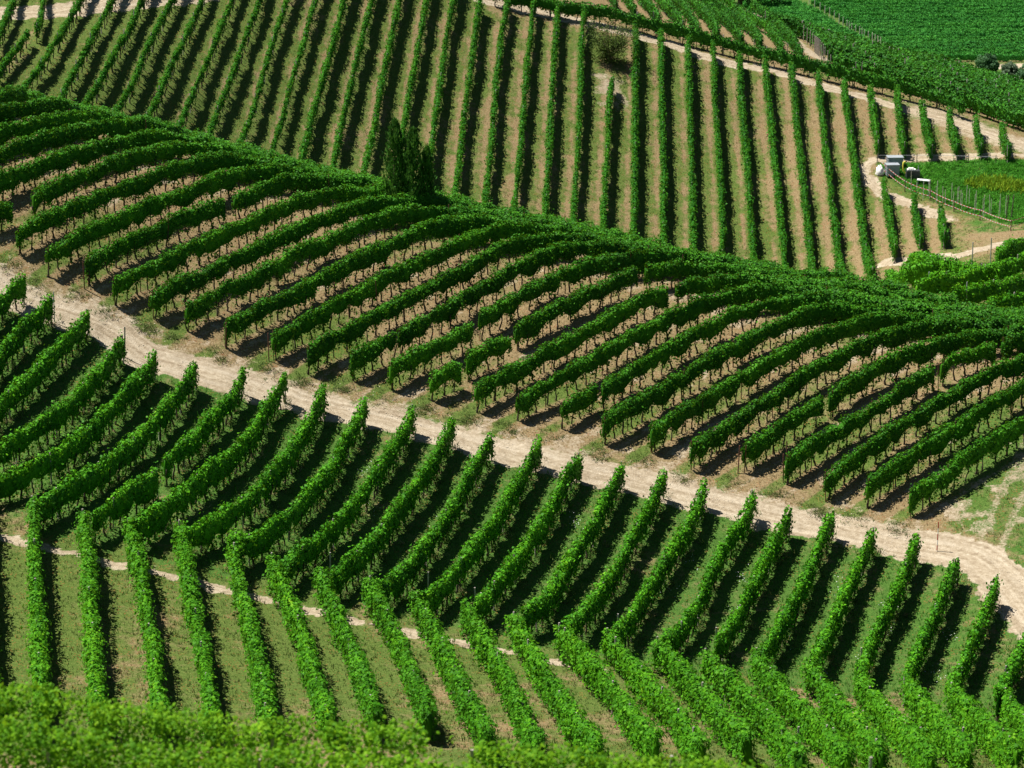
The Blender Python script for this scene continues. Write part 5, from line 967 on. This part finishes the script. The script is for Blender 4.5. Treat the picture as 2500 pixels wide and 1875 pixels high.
# end posts of the dense hilltop canopy
P_ep = post_mesh(M_conc, 1.9, .05, 'post')
es = np.array([r['segs'][0][0] for r in ROWS if r['block'] == 'E2'])
es = es[np.argsort(-es[:, 1])]; dd = np.r_[0, np.cumsum(np.hypot(*np.diff(es, axis=0).T))]
ed = [(float(np.interp(q, dd, es[:, 0])) - .35, float(np.interp(q, dd, es[:, 1])) - .45) for q in np.linspace(0, dd[-1], 19)]
root = empty('post_line', (ed[0][0], ed[0][1], z1(*ed[0]))); tag(root, 'close line of pale end posts descending beside the tan hilltop track', 'post line')
b0 = root.location
for x, y in ed: link('post', P_ep, root, (x - b0.x, y - b0.y, z1(x, y) - b0.z))

# ------------------------------------------------------------------ water tanks and clutter by the basin
def tank(x, y, rz, w, dpt, h, label, lid=True):
    root = empty('water_tank', (x, y, z1(x, y))); root.rotation_euler = (0, 0, rz); tag(root, label, 'water tank', 'caged water tanks')
    mb = MB(); mb.box((0, 0, .16 + (h - .16) / 2), (w * .94, dpt * .94, h - .18)); link('tank', mb.mesh('tank', M_tank), root)
    mb = MB()
    for xx in (-w * .38, 0, w * .38): mb.box((xx, 0, .06), (.12, dpt, .12))
    mb.box((0, 0, .13), (w, dpt, .03)); link('pallet', mb.mesh('pallet', M_grey), root)
    mb = MB(); r = .012
    for j in range(8):
        t = -w / 2 + w * j / 7
        for s_ in (-1, 1): mb.tube([(t, s_ * dpt / 2, .14), (t, s_ * dpt / 2, h)], r, 5)
    for j in range(1, 7):
        t = -dpt / 2 + dpt * j / 7
        for s_ in (-1, 1): mb.tube([(s_ * w / 2, t, .14), (s_ * w / 2, t, h)], r, 5)
    for zz in (.3, .55, .8, h):
        c = [(-w / 2, -dpt / 2, zz), (w / 2, -dpt / 2, zz), (w / 2, dpt / 2, zz), (-w / 2, dpt / 2, zz), (-w / 2, -dpt / 2, zz)]
        for a, b in zip(c[:-1], c[1:]): mb.tube([a, b], r, 5)
    link('cage', mb.mesh('cage', M_galv), root)
    mb = MB(); mb.box((0, 0, h + .04), (w * 1.06, dpt * 1.06, .05)); link('lid', mb.mesh('lid', M_grey), root)
x, y = DATA['spots']['tote1'][:2]
tank(37.5, 275.0, .05, 1.5, 1.1, 1.0, 'caged water tank with grey lid, the rear one of two beside the loop track')
tank(37.0, 273.0, .08, 1.25, 1.0, 1.1, 'caged water tank with grey lid, front one of two beside white sheeting')
def lump(name, x, y, sx_, sy_, sz_, mat, label, cat):
    n, m2 = 14, 8; V = []; Fc = []
    for j in range(m2 + 1):
        for i in range(n):
            a = 6.283 * i / n; e = j / m2 * math.pi / 2; k = 1 + random.uniform(-.18, .18)
            V.append((math.cos(a) * math.cos(e) * sx_ * k, math.sin(a) * math.cos(e) * sy_ * k, math.sin(e) * sz_ * k - .03))
    for j in range(m2):
        for i in range(n): Fc.append((j * n + i, j * n + (i + 1) % n, (j + 1) * n + (i + 1) % n, (j + 1) * n + i))
    o = link(name, mesh_np(name, V, Fc, [mat]), None, (x, y, z1(x, y))); tag(o, label, cat)
lump('plastic_sheeting', 35.85, 273.4, .42, .5, .85, M_tarp, 'crumpled white plastic sheeting heaped left of the front water tank', 'sheeting')
root = empty('hose', (38.35, 272.9, z1(38.35, 272.9))); tag(root, 'thick yellow hose looped down beside the water tanks', 'hose')
mb = MB(); mb.tube([(-.05, .2, 1.35), (-.28, .1, 1.3), (-.33, 0, .95), (-.28, -.1, .5), (-.05, -.2, .18), (.2, -.2, .12), (.38, -.2, .3), (.42, -.15, .6), (.3, -.1, .85)], .07, 8); link('hose_loop', mb.mesh('hose_loop', M_yel, True), root)
mb = MB(); mb.tube([(-.09, .2, 1.35), (.05, .24, 1.36)], .085, 8); link('coupling', mb.mesh('coupling', M_dark), root)
root = empty('pump_unit', (38.9, 272.1, z1(38.9, 272.1))); tag(root, 'dark pump box with a pale lid standing right of the yellow hose', 'pump')
mb = MB(); mb.box((0, 0, .45), (1.3, .8, .8)); mb.box((.15, -.42, .35), (.5, .06, .4)); link('body', mb.mesh('body', M_dark), root)
mb = MB(); mb.box((-.15, 0, .92), (.8, .6, .1)); mb.box((-.2, 0, 1.03), (.5, .4, .1)); link('cover', mb.mesh('cover', M_white), root)
mb = MB(); mb.tube([(.5, -.1, .85), (.52, -.1, 1.3)], .035, 6); link('pipe', mb.mesh('pipe', M_galv), root)
root = empty('white_board', (39.75, 270.7, z1(39.75, 270.7))); root.rotation_euler = (0, .05, -.2); tag(root, 'low white slatted board lying in the grass right of the pump', 'board')
mb = MB(); mb.box((0, 0, .42), (1.25, .7, .06)); link('top', mb.mesh('top', M_white), root)
mb = MB()
for a in (-.5, 0, .5): mb.box((a, 0, .19), (.08, .6, .38))
link('bearers', mb.mesh('bearers', M_grey), root)

rb = [(-50.0, 272.5, 6.5, 2.4), (-46.6, 275.0, 6.0, 2.2), (-43.2, 279.0, 6.5, 2.3)]
rl = ['dark tree in the top left corner above the track, leftmost of three', 'dark tree at the top left above the track, middle of three', 'dark tree at the top left above the track, right of three']
for (x, y, h, rd_), lb in zip(rb, rl): round_tree('roadside_tree', x, y, h, rd_, M_tree, lb, 'tree', 'dark trees above the track at the top left', 26, 2600, .32)
